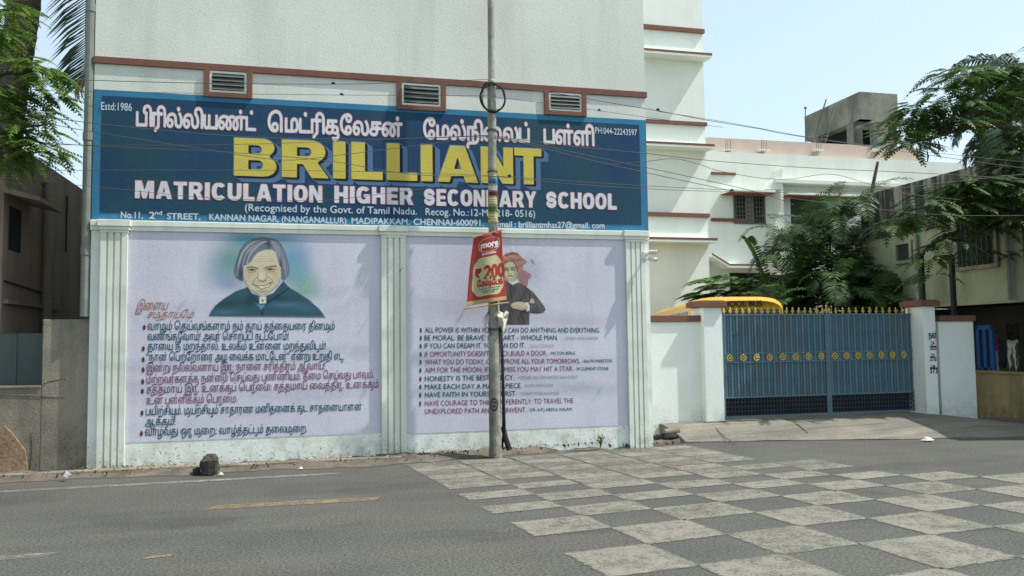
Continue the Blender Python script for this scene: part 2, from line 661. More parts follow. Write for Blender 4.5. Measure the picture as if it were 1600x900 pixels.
def letters(name, polys, m, parent, A, B, C, res=26, grow=0.0, off=0.0, dirn=Vector((0, -1, 0)), cap=None, shear=0.0, shift=(0, 0)):
    """paint polys so that their left baseline is at A, right baseline at B and
    the height `cap` (em) comes to |C - A|; off = distance proud of the wall"""
    al = np.concatenate(polys)
    if shear:
        polys = [np.column_stack((p[:, 0] + shear * p[:, 1], p[:, 1])) for p in polys]
        al = np.concatenate(polys)
    a0, a1 = al[:, 0].min(), al[:, 0].max()
    vs, fs = field_mesh(raster(polys, res, grow=grow))
    ux = (B - A) / (a1 - a0)
    uy = (C - A) / cap
    mb = MB()
    mb.add([A + ux * (x - a0 + shift[0]) + uy * (y + shift[1]) + dirn * off for x, y in vs], fs)
    return mb.build(name, m, parent)


def line_on_wall(name, s, m, parent, xl, yl, xr, yr, caph, Y, res=24, grow=.0, off=.006, tam=False, cap=None, shear=0.0, sep=True):
    polys = tamil(s) if tam else latin(s)
    A, B = P(xl, yl, Y), P(xr, yr, Y)
    C = P(xl, yl - caph, Y)
    C.x = A.x
    return letters(name, polys, m, parent, A, B, C, res, grow, off, cap=cap or (.52 if tam else .69), shear=shear)


# block capitals of the big school name, drawn as straight and round strokes on a 1 x 1 cell
def arc(cx, cy, rx, ry, a0, a1, n=14):
    return [(cx + rx * math.cos(math.radians(a0 + (a1 - a0) * i / n)), cy + ry * math.sin(math.radians(a0 + (a1 - a0) * i / n))) for i in range(n + 1)]


def ccw(p):
    p = np.array(p, float)
    return p if area(p) > 0 else p[::-1]


def hole(p):
    return ccw(p)[::-1]


GLYPH = {
    'B': [ccw([(0, 0), (.66, 0)] + arc(.70, .27, .30, .27, -90, 70) + [(.84, .53)] + arc(.66, .765, .29, .235, -50, 90) + [(0, 1)]),
          hole([(.33, .18), (.58, .18)] + arc(.58, .30, .1, .12, -90, 90, 8) + [(.33, .42)]),
          hole([(.33, .60), (.55, .60)] + arc(.55, .71, .1, .11, -90, 90, 8) + [(.33, .82)])],
    'R': [ccw([(0, 0), (.33, 0), (.33, .36), (.46, .36), (.66, 0), (1.04, 0), (.78, .42)] + arc(.64, .70, .32, .30, -50, 90) + [(0, 1)]),
          hole([(.33, .57), (.55, .57)] + arc(.55, .69, .1, .12, -90, 90, 8) + [(.33, .81)])],
    'I': [ccw([(0, 0), (1, 0), (1, 1), (0, 1)])],
    'L': [ccw([(0, 0), (1, 0), (1, .22), (.43, .22), (.43, 1), (0, 1)])],
    'A': [ccw([(0, 0), (.30, 0), (.355, .17), (.66, .17), (.72, 0), (1.03, 0), (.70, 1), (.32, 1)]), hole([(.42, .36), (.60, .36), (.51, .70)])],
    'N': [ccw([(0, 0), (.30, 0), (.30, .56), (.66, 0), (1, 0), (1, 1), (.70, 1), (.70, .44), (.34, 1), (0, 1)])],
    'T': [ccw([(.34, 0), (.70, 0), (.70, .79), (1, .79), (1, 1), (0, 1), (0, .79), (.34, .79)])],
}



def sarc(cx, cy, rx, ry, a0, a1, n=18, p=.82):
    out = []
    for i in range(n + 1):
        t = math.radians(a0 + (a1 - a0) * i / n)
        out.append((cx + rx * math.copysign(abs(math.cos(t)) ** p, math.cos(t)), cy + ry * math.copysign(abs(math.sin(t)) ** p, math.sin(t))))
    return out


GLYPH.update({
    'M': [ccw([(0, 0), (.25, 0), (.25, .60), (.40, 0), (.60, 0), (.75, .60), (.75, 0), (1, 0), (1, 1), (.66, 1), (.50, .42), (.34, 1), (0, 1)])],
    'H': [ccw([(0, 0), (.33, 0), (.33, .39), (.67, .39), (.67, 0), (1, 0), (1, 1), (.67, 1), (.67, .61), (.33, .61), (.33, 1), (0, 1)])],
    'E': [ccw([(0, 0), (1, 0), (1, .22), (.38, .22), (.38, .40), (.92, .40), (.92, .60), (.38, .60), (.38, .78), (1, .78), (1, 1), (0, 1)])],
    'Y': [ccw([(.34, 0), (.66, 0), (.66, .40), (1.02, 1), (.68, 1), (.5, .64), (.32, 1), (-.02, 1), (.34, .40)])],
    'D': [ccw([(0, 0), (.48, 0)] + sarc(.48, .5, .52, .5, -90, 90) + [(0, 1)]), hole([(.33, .2), (.46, .2)] + sarc(.46, .5, .20, .3, -90, 90) + [(.33, .8)])],
    'O': [ccw(sarc(.5, .5, .52, .5, 0, 350, 30)), hole(sarc(.5, .5, .18, .29, 0, 345, 22))],
    'U': [ccw([(0, 1), (0, .38)] + sarc(.5, .38, .5, .38, 180, 360) + [(1, 1), (.67, 1), (.67, .40)] + sarc(.5, .40, .17, .19, 360, 180) + [(.33, 1)])],
    'C': [ccw(sarc(.52, .5, .52, .5, 38, 322, 30) + sarc(.52, .5, .19, .28, 318, 42, 24))],
    'G': [ccw(sarc(.52, .5, .52, .5, 38, 322, 30) + sarc(.52, .5, .19, .28, 318, 42, 24)), ccw([(.54, .36), (1.0, .36), (1.0, .55), (.54, .55)]), ccw([(.72, .02), (1.0, .02), (1.0, .5), (.72, .5)])],
    'S': stroke_polys([(x, y) for x, y in sarc(.5, .68, .36, .185, 15, 270, 16, 1.0) + sarc(.5, .32, .36, .185, 90, -165, 16, 1.0)], .27),
})
ADV = {'M': 1.28, 'A': 1.06, 'T': .92, 'I': .345, 'L': .80, 'E': .82, 'S': .92}


def block(word, gap=.115):
    out, x = [], 0.0
    for ch in word:
        w_ = ADV.get(ch, .98) * .80
        out += [np.column_stack((x + p[:, 0] * w_, p[:, 1])) for p in GLYPH[ch]]
        x += w_ + gap
    return out


# ------------------------------------------------------------------ ground and road
def struct(o):
    return tag(o, kind='structure')


WY = 10.75        # front plane of the school wall
g = MB()
g.quad((-300, -300, -.06), (300, -300, -.06), (300, 300, -.06), (-300, 300, -.06))
struct(g.build('ground', M_dirt))
# asphalt: far edge runs along the wall, then bends towards the right
edge = [(-40, 10.42), (-3.4, 10.40), (-1, 10.36), (.6, 10.33), (1.5, 10.36), (2.1, 10.52), (2.8, 10.62), (4.0, 10.68), (5.3, 10.97), (6.4, 10.76), (7.4, 10.52), (8.5, 10.22), (10.2, 9.94), (13, 9.7), (40, 9.5)]
r = MB()
for (x0, y0), (x1, y1) in zip(edge[:-1], edge[1:]):
    r.quad((x0, -8, 0), (x1, -8, 0), (x1, y1, 0), (x0, y0, 0))
struct(r.build('road', M_asph))
# dirt shoulder under the wall, heaped up a little by the pole
sh = MB()
NX, NY = 150, 10


def shoulder(x, t):
    b = .01 + .05 * math.exp(-((x - 2.6) / 1.6) ** 2) * min(1, t * 1.6)
    n = .022 * math.sin(x * 7.3 + t * 5) * math.sin(x * 2.9 + 1.3) + .012 * math.sin(x * 23 + t * 9)
    return b + (n + .03) * (1 if 0 < t < 1 else .4) * min(1, 3 * t)


def edge_y(x):
    for (x0, y0), (x1, y1) in zip(edge[:-1], edge[1:]):
        if x0 <= x <= x1:
            return y0 + (y1 - y0) * (x - x0) / (x1 - x0)
    return 9.6


vs = []
for i in range(NX + 1):
    x = -9 + 14.2 * i / NX
    e = edge_y(x) - .10 - .05 * math.sin(x * 3.1) - .04 * math.sin(x * 8.7 + 1)
    if x > 1.5:
        e += min(.12, (x - 1.5) * .12)
    for j in range(NY + 1):
        t = j / NY
        vs.append((x, e + (11.0 - e) * t, .004 + (shoulder(x, t) if j else 0)))
sh.add(vs, [(i * (NY + 1) + j, (i + 1) * (NY + 1) + j, (i + 1) * (NY + 1) + j + 1, i * (NY + 1) + j + 1) for i in range(NX) for j in range(NY)])
struct(sh.build('dirt_shoulder', M_soil, smooth=True))
# low broken concrete kerb along the left wall
k = MB()
x = -9.0
while x < 1.15:
    L = .55 + .5 * rnd()
    x2 = min(x + L, 1.2)
    yy = 10.50 + .02 * rnd()
    zt = .055 + .02 * rnd()
    k.box(x, x2 - .012, yy, 10.64, -.03, zt)
    x = x2
struct(k.build('kerb', M_pave, bevel=.012))

# painted markings
ln = MB()
ln.quad(G(-40, 772, .004), G(-40, 768.5, .004), G(535, 738, .004), G(535, 740.5, .004))
struct(ln.build('edge_line', M_line))
ln = MB()
ln.add([(-.92, 8.03, .004), (.62, 7.99, .004), (.70, 8.17, .004), (-.80, 8.22, .004)], [(0, 1, 2, 3)])
ln.add([(-1.13, 6.33, .004), (-.95, 6.35, .004), (-.93, 6.42, .004), (-1.08, 6.41, .004)], [(0, 1, 2, 3)])
struct(ln.build('yellow_dash', M_yline))
ln = MB()
ln.add([(-3.6, 6.62, .004), (-1.83, 6.60, .004), (-1.77, 6.73, .004), (-3.6, 6.76, .004)], [(0, 1, 2, 3)])
struct(ln.build('white_dash', M_line))
AN = math.radians(7.5)
UB = [2.49, 3.15, 3.83, 4.53, 5.23, 5.88, 6.52, 7.15, 7.80, 8.45, 9.1, 9.75]
VB = [1.9, 2.6, 3.3, 4.0, 4.70, 5.33, 5.90, 6.40, 6.80, 7.13, 7.47, 7.80, 8.10, 8.40, 8.72, 9.02, 9.32, 9.64, 9.95, 10.25]


def ck(u, v):
    x = u * math.cos(AN) - v * math.sin(AN)
    y = u * math.sin(AN) + v * math.cos(AN)
    y -= .028 * max(0, x - 3.6) ** 2 * max(0, (9 - y) / 4 if y > 5 else 1) * .35
    return (x, y)


chk, chw = MB(), MB()
for j in range(len(VB) - 1):
    far = VB[j] >= 8.39
    nmax = 11 if VB[j] < 6 else (8 if VB[j] < 6.8 else 7 if VB[j] < 8 else 6)
    for i in range(min(nmax, len(UB) - 1)):
        a = ck(UB[i], VB[j]), ck(UB[i + 1], VB[j]), ck(UB[i + 1], VB[j + 1]), ck(UB[i], VB[j + 1])
        mx_, my_ = sum(x for x, y in a) / 4, sum(y for x, y in a) / 4
        jit = [(mx_ + (x - mx_) * 1.05 + rnd() * .03 - .015, my_ + (y - my_) * 1.06 + rnd() * .02 - .01) for x, y in a]
        if max(y for x, y in jit) > edge_y(jit[0][0]) - .02 + (.0 if jit[0][0] > 5 else 0):
            continue
        q = [(x, y, .005) for x, y in jit]
        # (col 1 dark @ v 5.87-6.4) -> parity
        dark = ((i - 1) + (j - 6)) % 2 == 0
        if not dark:
            (chk).add(q, [(0, 1, 2, 3)])
        elif far or (VB[j] > 7.4 and rnd() < .25):
            (chw).add(q, [(0, 1, 2, 3)])
for mb_, nm_, m_ in ((chk, 'checker_marking', M_chk), (chw, 'worn_checker_marking', M_chkw)):
    o_ = struct(mb_.build(nm_, m_))
    uvl = o_.data.uv_layers.new(name='cell')
    for i in range(len(uvl.data)):
        uvl.data[i].uv = ((0, 0), (1, 0), (1, 1), (0, 1))[i % 4]

# concrete apron up to the gate
ap = MB()
fr = [(5.30, 11.02), (6.4, 10.78), (7.4, 10.54), (8.5, 10.24), (10.2, 9.96), (12.5, 9.75)]
vs, fs = [], []
NA, NB = 48, 10
for i in range(NA + 1):
    t = i / NA
    x = 5.30 + 7.0 * t
    yf = edge_y(x) + .03 + .012 * math.sin(x * 9)
    zb = .21 - .15 * max(0, (x - 10.0) / 1.2) if x > 10 else .21
    zb = max(zb, .03)
    for j in range(NB + 1):
        s = j / NB
        xx = x + (.0 if i else -.12 * s)
        vs.append((xx, yf + (12.2 - yf) * s, .012 + (zb - .012) * min(1, s * 1.9) ** .8 + .004 * math.sin(x * 5 + s * 7)))
for i in range(NA):
    for j in range(NB):
        a = i * (NB + 1) + j
        fs.append((a, a + NB + 1, a + NB + 2, a + 1))
base = len(vs)
for j in range(NB + 1):
    p = vs[j]
    vs.append((p[0], p[1], -.05))
for j in range(NB):
    fs.append((j, j + 1, base + j + 1, base + j))
base2 = len(vs)
for i in range(NA + 1):
    p = vs[i * (NB + 1)]
    vs.append((p[0], p[1], -.05))
for i in range(NA):
    fs.append((i * (NB + 1), base2 + i, base2 + i + 1, (i + 1) * (NB + 1)))
ap.add(vs, fs)
struct(ap.build('apron', M_apron))

q = MB()
for pts in ([(1110, 670), (1122, 676), (1133, 679), (1148, 684)], [(1228, 667), (1248, 671), (1262, 675)], [(1100, 672), (1180, 668), (1300, 664)]):
    P3 = []
    for x, y in pts:
        g_ = G(x, y, .10)
        t_ = (g_.y - edge_y(g_.x)) / (12.2 - edge_y(g_.x))
        P3.append(Vector((g_.x, g_.y, .018 + .2 * min(1, max(0, t_) * 1.9) ** .8)))
    q.tube(P3, .006, 4)
struct(q.build('apron_crack', M_soil))

# ------------------------------------------------------------------ school building
XL, XR = -2.54, 4.69
school = thing('school_building', 'tall white school building with big blue painted sign and two lilac wall murals', 'building', (1.0, 14.0, 0))
b = MB()
b.box(XL, XR, WY, 21.5, -.3, 3.03)
b.build('wall', M_white, school)
b = MB()
b.box(XL, XR, WY, 21.5, 3.03, 10.5)
b.build('upper_wall', M_upper, school)
# side block
SY = 21.4
SXR = P(1099, 100, SY).x
SXL = P(985, 300, SY).x
b = MB()
b.box(SXL, SXR, SY, 28, -.3, 14.5)
b.build('side_wall', M_white, school)


def strip(px, py0, py1, Yf, Yb, x0, x1, m=M_terra, name='moulding'):
    z1, z0 = P(px, py0, Yf).z, P(px, py1, Yf).z
    q = MB()
    q.box(x0, x1, Yf, Yb, z0, z1)
    return q.build(name, m, school, bevel=.004)


strip(1005, 37, 43.5, SY - .09, SY, SXL, SXR + .03)
strip(1006, 185.5, 191, SY - .09, SY, SXL, SXR + .03)
strip(1013, 331, 337, SY - .09, SY, SXL, SXR + .03)
for py in (75, 220, 370):
    z1 = P(1006, py, SY - .44).z
    q = MB()
    q.box(SXL, SXR + .05, SY - .44, SY, z1 - .12, z1)
    c = q.build('chajja', M_white, school, bevel=.006)
    q = MB()
    q.box(SXL, SXR + .056, SY - .446, SY - .44, z1 - .060, z1 + .004)
    q.build('edge_band', M_terra, c)
# main terracotta string course
b = MB()
b.box(XL - .015, XR + .02, WY - .028, WY, 4.955, 5.040)
b.build('moulding', M_terra, school, bevel=.004)
# ventilators hanging from it
for (x0, x1, y0, y1) in ((318, 394, 97, 152), (620, 697, 120, 172), (851, 917, 135, 180)):
    a = P(x0, y1, WY - .035)
    c = P(x1, y1, WY - .035)
    X0, X1, Z0, Z1 = a.x, c.x, (a.z + c.z) / 2, 4.955
    fw = .068
    q = MB()
    q.box(X0, X0 + fw, WY - .035, WY, Z0, Z1)
    q.box(X1 - fw, X1, WY - .035, WY, Z0, Z1)
    q.box(X0 + fw, X1 - fw, WY - .035, WY, Z0, Z0 + .062)
    wn = q.build('ventilator', M_terra, school, bevel=.004)
    q = MB()
    i0, i1, k0, k1 = X0 + fw, X1 - fw, Z0 + .062, Z1 - .004
    fr_ = .028
    q.box(i0, i1, WY - .018, WY, k0, k0 + fr_)
    q.box(i0, i1, WY - .018, WY, k1 - fr_, k1)
    q.box(i0, i0 + fr_, WY - .018, WY, k0 + fr_, k1 - fr_)
    q.box(i1 - fr_, i1, WY - .018, WY, k0 + fr_, k1 - fr_)
    q.build('frame', M_trim, wn)
    q = MB()
    q.box(i0 + fr_, i1 - fr_, WY - .003, WY + .0, k0 + fr_, k1 - fr_)
    q.build('opening', M_dark, wn)
    q = MB()
    n = 4
    for s_ in range(n):
        zz = k0 + fr_ + (s_ + .5) * (k1 - k0 - 2 * fr_) / n
        q.add([(i0 + fr_, WY - .030, zz - .022), (i1 - fr_, WY - .030, zz - .022), (i1 - fr_, WY - .006, zz + .020), (i0 + fr_, WY - .006, zz + .020),
               (i0 + fr_, WY - .030, zz - .016), (i1 - fr_, WY - .030, zz - .016), (i1 - fr_, WY - .006, zz + .026), (i0 + fr_, WY - .006, zz + .026)],
              [(0, 3, 2, 1), (4, 5, 6, 7), (0, 1, 5, 4), (2, 3, 7, 6)])
    q.build('louvre', M_louv, wn)

# cornice over the murals
b = MB()
b.box(XL - .01, XR + .0, WY - .036, WY, 2.955, 3.022)
b.box(XL - .01, XR + .0, WY - .026, WY, 2.900, 2.955)
b.build('cornice', M_trim, school, bevel=.006)
# fluted pilasters with stepped caps
PIL = [(-2.425, -2.125), (.925, 1.240), (4.325, 4.610)]
for X0, X1 in PIL:
    q = MB()
    nr = 4
    wd = (X1 - X0)
    prof = [(X0, WY)]
    for s_ in range(nr):
        a0 = X0 + wd * s_ / nr
        a1 = X0 + wd * (s_ + 1) / nr
        gp = .011
        prof += [(a0 + (gp if s_ else 0), WY - .050), (a1 - (gp if s_ < nr - 1 else 0), WY - .050)]
        if s_ < nr - 1:
            prof += [(a1 - gp, WY - .026), (a1 + gp, WY - .026)]
    prof += [(X1, WY)]
    vs = [(x, y, -.1) for x, y in prof] + [(x, y, 2.872) for x, y in prof]
    n = len(prof)
    q.add(vs, [(i, i + 1, i + 1 + n, i + n) for i in range(n - 1)])
    pl = q.build('pilaster', M_trim, school)
    q = MB()
    q.box(X0 - .035, X1 + .035, WY - .085, WY, 2.945, 3.026)
    q.box(X0 - .020, X1 + .020, WY - .068, WY, 2.900, 2.945)
    q.box(X0 - .008, X1 + .008, WY - .058, WY, 2.868, 2.900)
    q.build('capital', M_trim, pl, bevel=.006)
# rain pipe on the left corner
q = MB()
q.tube([(XL - .06, WY + .03, 10.4), (XL - .06, WY + .03, 1.86)], .055, 12)
for zz in (2.6, 4.0, 5.6):
    q.tube([(XL - .06, WY + .03, zz), (XL - .06, WY + .03, zz + .10)], .064, 12)
q.build('rain_pipe', mat('pipe_grey', (.20, .22, .19), (.16, .175, .15), 6, rough=.5), school, smooth=False)

# murals: lilac coat of paint on the two panels
PANELS = [(-2.125, .925, .342), (1.240, 4.325, .315)]
murals = []
for X0, X1, zb in PANELS:
    q = MB()
    q.box(X0 + .002, X1 - .002, WY - .004, WY, zb, 2.899)
    murals.append(q.build('mural', M_lilac, school))
q_ = MB()
o_ = P(625, 424, WY - .07)
q_.tube([o_ + Vector((0, .03, .0)), o_ + Vector((0, -.05, .01)), o_ + Vector((.02, -.10, .03))], .004, 6)
q_.build('wall_hook', M_cable, school)

# sign
q = MB()
ZB, ZT = 3.034, 4.632
q.box(XL, XR, WY - .004, WY, ZB, ZT)
sign = q.build('painted_sign', M_border, school)
q = MB()
q.box(XL + .095, XR - .105, WY - .008, WY - .004, ZB + .085, ZT - .075)
q.build('sign_field', M_field, sign)
YS = WY - .008


def sline(name, s, m, xl, yl, xr, yr, ch, **k):
    return line_on_wall(name, s, m, sign, xl, yl, xr, yr, ch, YS, **k)


sline('date_lettering', 'Estd:1986', M_small, 158, 171.5, 206, 173.5, 12, grow=.012, off=.003)
TT = [('பிரில்லியண்ட்', 213, 196.4, 399.5, 204.0), ('மெட்ரிகுலேசன்', 419, 205, 628, 213.4), ('மேல்நிலைப்', 662, 216.4, 827, 222.0), ('பள்ளி', 850, 223.5, 928, 227.5)]
for s_, a_, b_, c_, d_ in TT:
    for m_, gr, of in ((M_redline, .058, .002), (M_pink, .030, .004)):
        # the grown outline is wider than the letters: widen the span to match
        e_ = 1.3 if m_ is M_redline else 0
        sline('tamil_title', s_, m_, a_, b_, c_, d_, 20.0, res=44, grow=gr, off=of, tam=True)
BR = [('B', 365.5, 432), ('R', 440, 514), ('I', 520.5, 540), ('L', 549, 598), ('L', 604, 652), ('I', 657.5, 676), ('A', 683.5, 747), ('N', 751.5, 802), ('T', 804, 846.5)]


def bl(x):
    return 274.3 + (x - 365) * (288.6 - 274.3) / 482, 215.0 + (x - 365) * (232.5 - 215.0) / 482


polys = []
A0 = P(365.5, bl(365.5)[0], YS)
for ch, xl, xr in BR:
    A, B, C = P(xl, bl(xl)[0], YS), P(xr, bl(xr)[0], YS), P(xl, bl(xl)[1], YS)
    wgl = 1.04 if ch == 'R' else 1.03 if ch == 'A' else 1.0
    for p in GLYPH[ch]:
        polys.append(np.column_stack((A.x - A0.x + p[:, 0] / wgl * (B.x - A.x) if False else A.x - A0.x + p[:, 0] * (B.x - A.x) / wgl, A.z - A0.z + p[:, 1] * (C.z - A.z))))


def painted(name, polys, m, res, grow, off, dx=0.0, dz=0.0):
    vs, fs = field_mesh(raster(polys, res, grow=grow, pad=.08))
    mb = MB()
    mb.add([(A0.x + x + dx, YS - off, A0.z + z + dz) for x, z in vs], fs)
    return mb.build(name, m, sign)


sw = []
for k_ in range(7):
    t = k_ / 6
    sw += [p + np.array([.088 * t, -.062 * t]) for p in polys]
painted('letter_shade', sw, M_blu2, 110, .012, .0015)
sw = []
for k_ in range(4):
    t = k_ / 3
    sw += [p + np.array([.036 * t, -.026 * t]) for p in polys]
painted('letter_outline', sw, M_blk, 110, .0, .003)
painted('school_name_lettering', polys, M_yel, 130, .0, .0045)

for s_, a_, b_, c_, d_, h_ in (('MATRICULATION', 211, 309.5, 503.5, 316.5, 29), ('HIGHER', 522.5, 316.8, 646, 320.2, 28), ('SECONDARY', 662.5, 321, 838, 324.4, 27.5), ('SCHOOL', 853.5, 325, 963.5, 327.8, 27)):
    A, B, C = P(a_, b_, YS), P(c_, d_, YS), P(a_, b_ - h_ + 1.5, YS)
    C.x = A.x
    letters('subtitle_lettering', block(s_), M_redline, sign, A, B, C, 34, .040, .002, cap=1.0)
    letters('subtitle_lettering', block(s_), M_pink, sign, A, B, C, 34, .0, .004, cap=1.0)
sline('recognition_lettering', '(Recognised by the Govt. of Tamil Nadu.', M_small, 382.8, 329.7, 651, 335.4, 11.5, grow=.016, off=.003)
sline('recognition_lettering', 'Recog. No.:12-M-0218- 0516)', M_small, 665, 336, 836, 339.4, 11, grow=.016, off=.003)
for s_, a_, b_, c_, d_, h_ in (('No.11,', 189, 340.6, 223, 341.4, 10), ('2', 233, 341.6, 242, 342, 10.5), ('nd', 242.8, 335.5, 253, 336, 6.5), ('STREET,', 261, 342.4, 313, 343.2, 9.5), ('KANNAN NAGAR, (NANGANALLUR)', 327, 343.6, 541, 349.4, 9.5), ('MADIPAKKAM,', 549.5, 349.4, 640, 351, 9.5), ('CHENNAI-600091.', 646.5, 351.2, 755.5, 353.2, 9.5), ('Email : brilliantmhss27@gmail. com', 775, 355, 944.5, 357.0, 9.5)):
    sline('address_lettering', s_, M_small, a_, b_, c_, d_, h_, grow=.022, off=.003)
sline('phone_lettering', 'PH:044-22243597', M_small, 930, 208.2, 995, 212, 9.5, grow=.01, off=.003)

# left mural lettering
YM = WY - .004


def mline(i, s, m, xl, yl, xr, yr, ch, **k):
    return line_on_wall(k.pop('name', 'lettering'), s, m, murals[i], xl, yl, xr, yr, ch, YM, off=.003, **k)


LT = [('வாழும் தெய்வங்களாம் நம் தாய் தந்தையரை தினமும்', M_teal, 230.7, 515.5, 523, 515), ('வணங்குவோம்! அவர் சொற்படி நடப்போம்!', M_teal, 230.7, 531.5, 451, 531),
      ('தாயை நீ மறந்தால். உலகம் உன்னை மறந்துவிடும்!', M_teal, 230.7, 547, 509, 546), ('“நான் பெற்றோரை அழ வைக்க மாட்டேன்” என்று உறுதி எடு.', M_teal, 228.5, 564, 538, 562),
      ('இன்று நல்லவனாய் இரு: நாளை சரித்திரம் ஆவாய்!', M_purp, 229, 581, 507.6, 577), ('மற்றவர்களுக்கு நன்மை செய்வது புண்ணியம். தீமை செய்வது பாவம்.', M_purp, 229, 599, 584, 590.5),
      ('சுத்தமாய் இரு. உனக்குப் பெருமை: சுத்தமாய் வைத்திரு. உனக்கும்', M_purp, 229, 614.7, 591.6, 605.5), ('உன் பள்ளிக்கும் பெருமை.', M_purp, 229, 631.7, 371, 628.6),
      ('பயிற்சியும். முயற்சியும் சாதாரண மனிதனைக் கூட சாதனையாளன்', M_teal, 228, 648.8, 565, 641), ('ஆக்கும்!', M_teal, 227, 665, 274, 664), ('வாழ்வது ஒரு முறை; வாழ்த்தட்டும் தலைமுறை.', M_teal, 226.7, 680.8, 480, 675)]
for s_, m_, a_, b_, c_, d_ in LT:
    mline(0, s_, m_, a_, b_, c_, d_, 9.3, tam=True, res=30, grow=.010)


def bullet(i, px, py, m, rx=.017, rz=.033):
    c = P(px, py, YM)
    q = MB()
    q.add([(c.x + rx * math.cos(t), YM - .003, c.z + rz * math.sin(t)) for t in np.linspace(0, 2 * math.pi, 13)[:-1]], [tuple(range(12))])
    q.build('bullet', m, murals[i])


for px, py in ((225.5, 511.5), (224, 545), (223.8, 562), (223.7, 578), (223, 596.5), (222.5, 611.5), (222, 645.5), (221, 677.5)):
    bullet(0, px, py, M_bull)
mline(0, 'இளைய', M_script, 211, 485, 264, 484, 11, tam=True, res=28, grow=.0, shear=.5, name='script_lettering')
mline(0, 'சமுதாயமே', M_script, 230, 497, 303, 497, 9, tam=True, res=28, grow=.0, shear=.5, name='script_lettering')
K = 400 / 1565.0


def e_(x, y):
    return 630 + x * K, 490 + y * K


EN = [(M_teal, 'ALL POWER IS WITHIN YOU. YOU CAN DO ANYTHING AND EVERYTHING.', 133, 115, 1203, 116), (M_teal, 'BE MORAL: BE BRAVE: BE HEART - WHOLE MAN.', 130, 163, 948, 161), (M_teal, 'IF YOU CAN DREAM IT. YOU CAN DO IT.', 130, 212, 745, 208),
      (M_purp, "IF OPPORTUNITY DOESN'T KNOCK.BUILD A DOOR.", 132, 263, 880, 255), (M_purp, 'WHAT YOU DO TODAY, CAN IMPROVE ALL YOUR TOMORROWS.', 133, 311, 1080, 304), (M_purp, 'AIM FOR THE MOON; IF YOU MISS.YOU MAY HIT A STAR.', 133, 361, 1040, 351),
      (M_teal, 'HONESTY IS THE BEST POLICY.', 133, 413, 678, 404), (M_teal, 'MAKE EACH DAY A MASTERPIECE.', 133, 462, 725, 455), (M_teal, 'HAVE FAITH IN YOURSELF FIRST.', 133, 512, 692, 502),
      (M_purp, 'HAVE COURAGE TO THINK DIFFERENTLY: TO TRAVEL THE', 133, 564, 1040, 546), (M_purp, 'UNEXPLORED PATH AND TO INVENT.', 133, 613, 755, 602)]
for i, (m_, s_, a_, b_, c_, d_) in enumerate(EN):
    xl, yl = e_(a_, b_)
    xr, yr = e_(c_, d_)
    mline(1, s_, m_, xl, yl, xr, yr, 7.8, res=24, grow=.016)
    if i < 10:
        px, py = e_(108 - i * .5, b_ - 13)
        bullet(1, px, py, M_teal, .014, .034)
for m_, s_, a_, b_, c_, d_ in ((M_faint, '- SWAMI VIVEKANANDA', 980, 160, 1195, 158), (M_faint, '- WALT DISNEY', 765, 208, 925, 206), (M_teal, '- MILTON BERLE.', 890, 252, 1055, 250), (M_teal, '- RALPH MARSTON.', 1090, 300, 1280, 298),
                               (M_teal, '- W.CLEMENT STONE', 1045, 347, 1255, 345), (M_faint, '- MIGUEL DE CERVANTES SAAVEDRA', 695, 400, 1065, 396), (M_faint, '- JOHN WOODEN', 735, 449, 915, 446), (M_faint, '- SWAMI VIVEKANANDA', 705, 498, 955, 495), (M_teal, '- DR. A.P.J ABDUL KALAM.', 762, 597, 1035, 592)):
    xl, yl = e_(a_, b_)
    xr, yr = e_(c_, d_)
    mline(1, s_, m_, xl, yl, xr, yr, 4.7, res=22, grow=.012)


